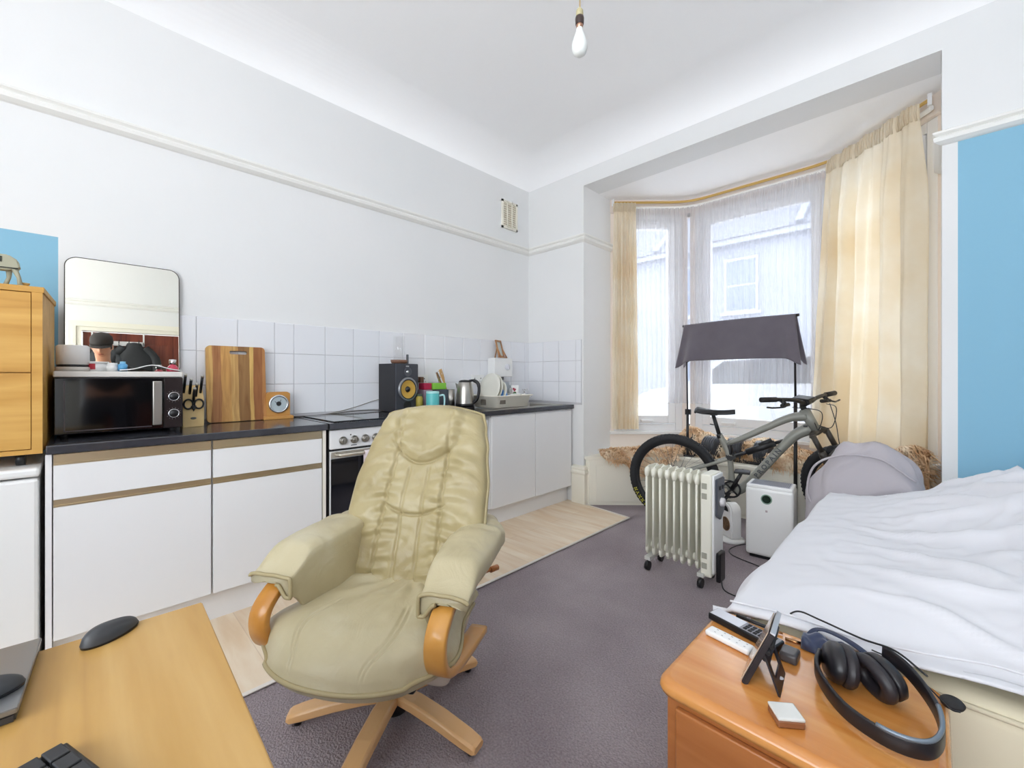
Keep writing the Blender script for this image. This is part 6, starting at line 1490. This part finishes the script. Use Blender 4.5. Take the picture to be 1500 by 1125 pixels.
# local frame: person faces +y
def skin_obj(name, chains, mat, sub=2, root=0):
    me = bpy.data.meshes.new(name); vs = []; es = []; rad = []; key = {}
    for ch in chains:
        prev = None
        for (p, r) in ch:
            k = tuple(round(c, 4) for c in p)
            if k not in key: key[k] = len(vs); vs.append(p); rad.append(r)
            i = key[k]
            if prev is not None and prev != i: es.append((prev, i))
            prev = i
    me.from_pydata(vs, es, []); o = bpy.data.objects.new(name, me); COL.objects.link(o); me.materials.append(mat); o.parent = pr
    m = o.modifiers.new('skin', 'SKIN'); m.use_smooth_shade = True
    for i, v in enumerate(me.skin_vertices[0].data): v.radius = (rad[i], rad[i]) if not isinstance(rad[i], tuple) else rad[i]; v.use_root = (i == root)
    s = o.modifiers.new('sub', 'SUBSURF'); s.levels = sub; s.render_levels = sub
    return o
SKIN = pbr('skin', 'D6A183', .5, col2='C98F72', noise_scale=8, noise_amt=.1)
pel = (0, 0, .95); sp1 = (0, .04, 1.10); sp2 = (0, .11, 1.27); nk = (0, .19, 1.42); hd0 = (0, .225, 1.49); hd1 = (0, .25, 1.57)
body = [[(pel, (.14, .11)), (sp1, (.13, .10)), (sp2, (.145, .105)), (nk, .055), (hd0, .06), (hd1, .075)]]
for s in (-1, 1):
    body.append([(pel, (.14, .11)), ((.10*s, 0, .86), .09), ((.11*s, .04, .48), .058), ((.11*s, -.02, .09), .04), ((.115*s, .10, .035), .034), ((.12*s, .17, .028), .026)])
    sh_ = (.17*s, .13, 1.34); el = (.23*s, .18, 1.08); wr = (.12*s, .38, 1.16); pm = (.075*s, .455, 1.20)
    body.append([(sp2, (.145, .105)), (sh_, .058), (el, .042), (wr, .028), (pm, .030)])
    for i, (dx, L) in enumerate(((-.030, .075), (-.011, .085), (.009, .080), (.028, .062))):
        b0 = (pm[0]+dx, pm[1]+.035, pm[2]+.005); b1 = (pm[0]+dx*1.1-.01*s, pm[1]+.035+L*.5, pm[2]-.008); b2 = (pm[0]+dx*1.1-.02*s, pm[1]+.035+L*.8, pm[2]-.035)
        body.append([(pm, .030), (b0, .010), (b1, .009), (b2, .008)])
    body.append([(pm, .030), ((pm[0]-.045*s, pm[1]+.0, pm[2]+.015), .011), ((pm[0]-.065*s, pm[1]+.035, pm[2]+.02), .009)])
skin_obj('body', body, SKIN)
hm = MB()
def head(u, v):
    a = 2*PI*u; ph = PI*(v-.5); x = .073*math.cos(ph)*math.cos(a); y = .092*math.cos(ph)*math.sin(a); z = .118*math.sin(ph)
    if z < 0: x *= 1-.25*(z/.118)**2; y *= 1-.12*(z/.118)**2
    fr_ = max(0, math.sin(a))*math.cos(ph)
    y += .022*G(x, 0, .014)*G(z, -.018, .022)*(fr_ > .2)          # nose
    y -= .010*(G(x, .03, .016)+G(x, -.03, .016))*G(z, .012, .014)*(fr_ > .2)   # eye sockets
    y += .006*G(x, 0, .025)*G(z, -.062, .008)*(fr_ > .2)-.004*G(x, 0, .022)*G(z, -.056, .003)*(fr_ > .2)
    return Vector((x, y, z))
hm.grid(head, 72, 48, cu=True)
for s in (-1, 1): hm.ell((.074*s, -.005, -.005), (.010, .020, .030), nu=14, nv=10)
HT = Matrix.Translation((0, .262, 1.585)) @ Matrix.Rotation(R(-22), 4, 'X')
hm.xf(HT); hd = hm.build('head', SKIN, pr)
for s in (-1, 1):
    b = MB(); b.ell((.030*s, .078, .012), (.013, .009, .008), nu=14, nv=8); b.xf(HT); b.build('eye', pbr('eye_white', 'EFECE6', .2) if 'eye_white' not in bpy.data.materials else bpy.data.materials['eye_white'], hd)
b = MB(); b.ell((0, .082, -.058), (.022, .010, .005), nu=14, nv=8); b.xf(HT); b.build('mouth', pbr('lips', 'A8604F', .5), hd)
b = MB()
def hair(u, v): p_ = head(u, .45+.5*v); return Vector((p_.x*1.07, p_.y*1.05-.006, p_.z*1.04)) if p_.y < .04 else Vector((p_.x*1.0, min(p_.y, .04), p_.z))
b.grid(hair, 48, 16, cu=True); b.xf(HT); b.build('hair', pbr('hair_brown', '3A2A20', .7), hd)
CAPM = pbr('cap_dark', '34302F', .8)
b = MB(); b.lathe([(.088, .03), (.091, .055), (.085, .095), (.06, .125), (.02, .138), (0, .14)], seg=36); b.xf(Matrix.Diagonal((.93, 1.12, 1, 1)))
def brim(u, v): a = R(25+130*u); r0 = .095; L = .075*v*math.sin(PI*u)**.5; return Vector((.93*(r0)*math.cos(a)*(1-.0*v), 1.08*r0*math.sin(a)+L, .035-.018*v+.012*math.sin(PI*u)*v))
b.grid(brim, 24, 8); b.xf(HT); b.build('cap', CAPM, pr, solid=.004)
JK = pbr('jacket_charcoal', '25262A', .75); TRS = pbr('trousers', '2B2F3A', .8); SHO = pbr('shoes', '1B1B1C', .5)
jk_ = [[((0, .0, .90), (.165, .13)), ((0, .04, 1.10), (.155, .12)), ((0, .11, 1.27), (.168, .125)), ((0, .17, 1.385), (.085, .075))]]
for s in (-1, 1): jk_.append([((0, .11, 1.27), (.168, .125)), ((.175*s, .13, 1.34), .075), ((.235*s, .18, 1.08), .060), ((.135*s, .355, 1.15), .042)])
skin_obj('jacket', jk_, JK)
tr_ = [[((0, 0, .97), (.155, .12)), ((0, 0, .90), (.155, .12))]]
for s in (-1, 1): tr_.append([((0, 0, .90), (.155, .12)), ((.105*s, 0, .82), .105), ((.11*s, .04, .48), .078), ((.11*s, -.015, .13), .062)])
skin_obj('trousers', tr_, TRS)
for s in (-1, 1):
    b = MB(); b.ell((.12*s, .065, .045), (.05, .145, .045), pw=.8); b.build('shoe', SHO, pr)
# ================================================================ LIGHT
W = bpy.data.worlds.new('sky'); SC.world = W; W.use_nodes = True; n = W.node_tree.nodes; l = W.node_tree.links; bg = n['Background']
bg.inputs[0].default_value = (.86, .93, 1.0, 1); bg.inputs[1].default_value = 4.2
def area(name, loc, rot, sx, sy, e, col=(1, 1, 1)):
    L = bpy.data.lights.new(name, 'AREA'); L.shape = 'RECTANGLE'; L.size = sx; L.size_y = sy; L.energy = e; L.color = col
    o = bpy.data.objects.new(name, L); COL.objects.link(o); o.location = loc; o.rotation_euler = rot; return o
# added fill lamp at the unseen back opening, tilted up towards the ceiling
area('added_back_fill', ((WX0+WX1)/2, YB-.02, (WZ0+WZ1)/2), (R(142), 0, 0), WX1-WX0-.1, WZ1-WZ0-.1, 40, (1, .99, .97))
# ================================================================ CAMERA
cam = bpy.data.cameras.new('camera'); co = bpy.data.objects.new('camera', cam); COL.objects.link(co)
co.location = (2.929, 0, 1.161); co.rotation_euler = (R(90), 0, R(44.714)); cam.sensor_width = 36; cam.lens = 36*624.4/1500; cam.shift_y = -11.5/1500; cam.clip_start = .02; cam.clip_end = 200
SC.camera = co
SC.view_settings.view_transform = 'Standard'; SC.view_settings.look = 'None'; SC.view_settings.gamma = 1; SC.view_settings.exposure = .44; SC.view_settings.use_curve_mapping = False
SC.cycles.max_bounces = 12; SC.cycles.diffuse_bounces = 6; SC.cycles.transparent_max_bounces = 16; SC.cycles.sample_clamp_indirect = 8
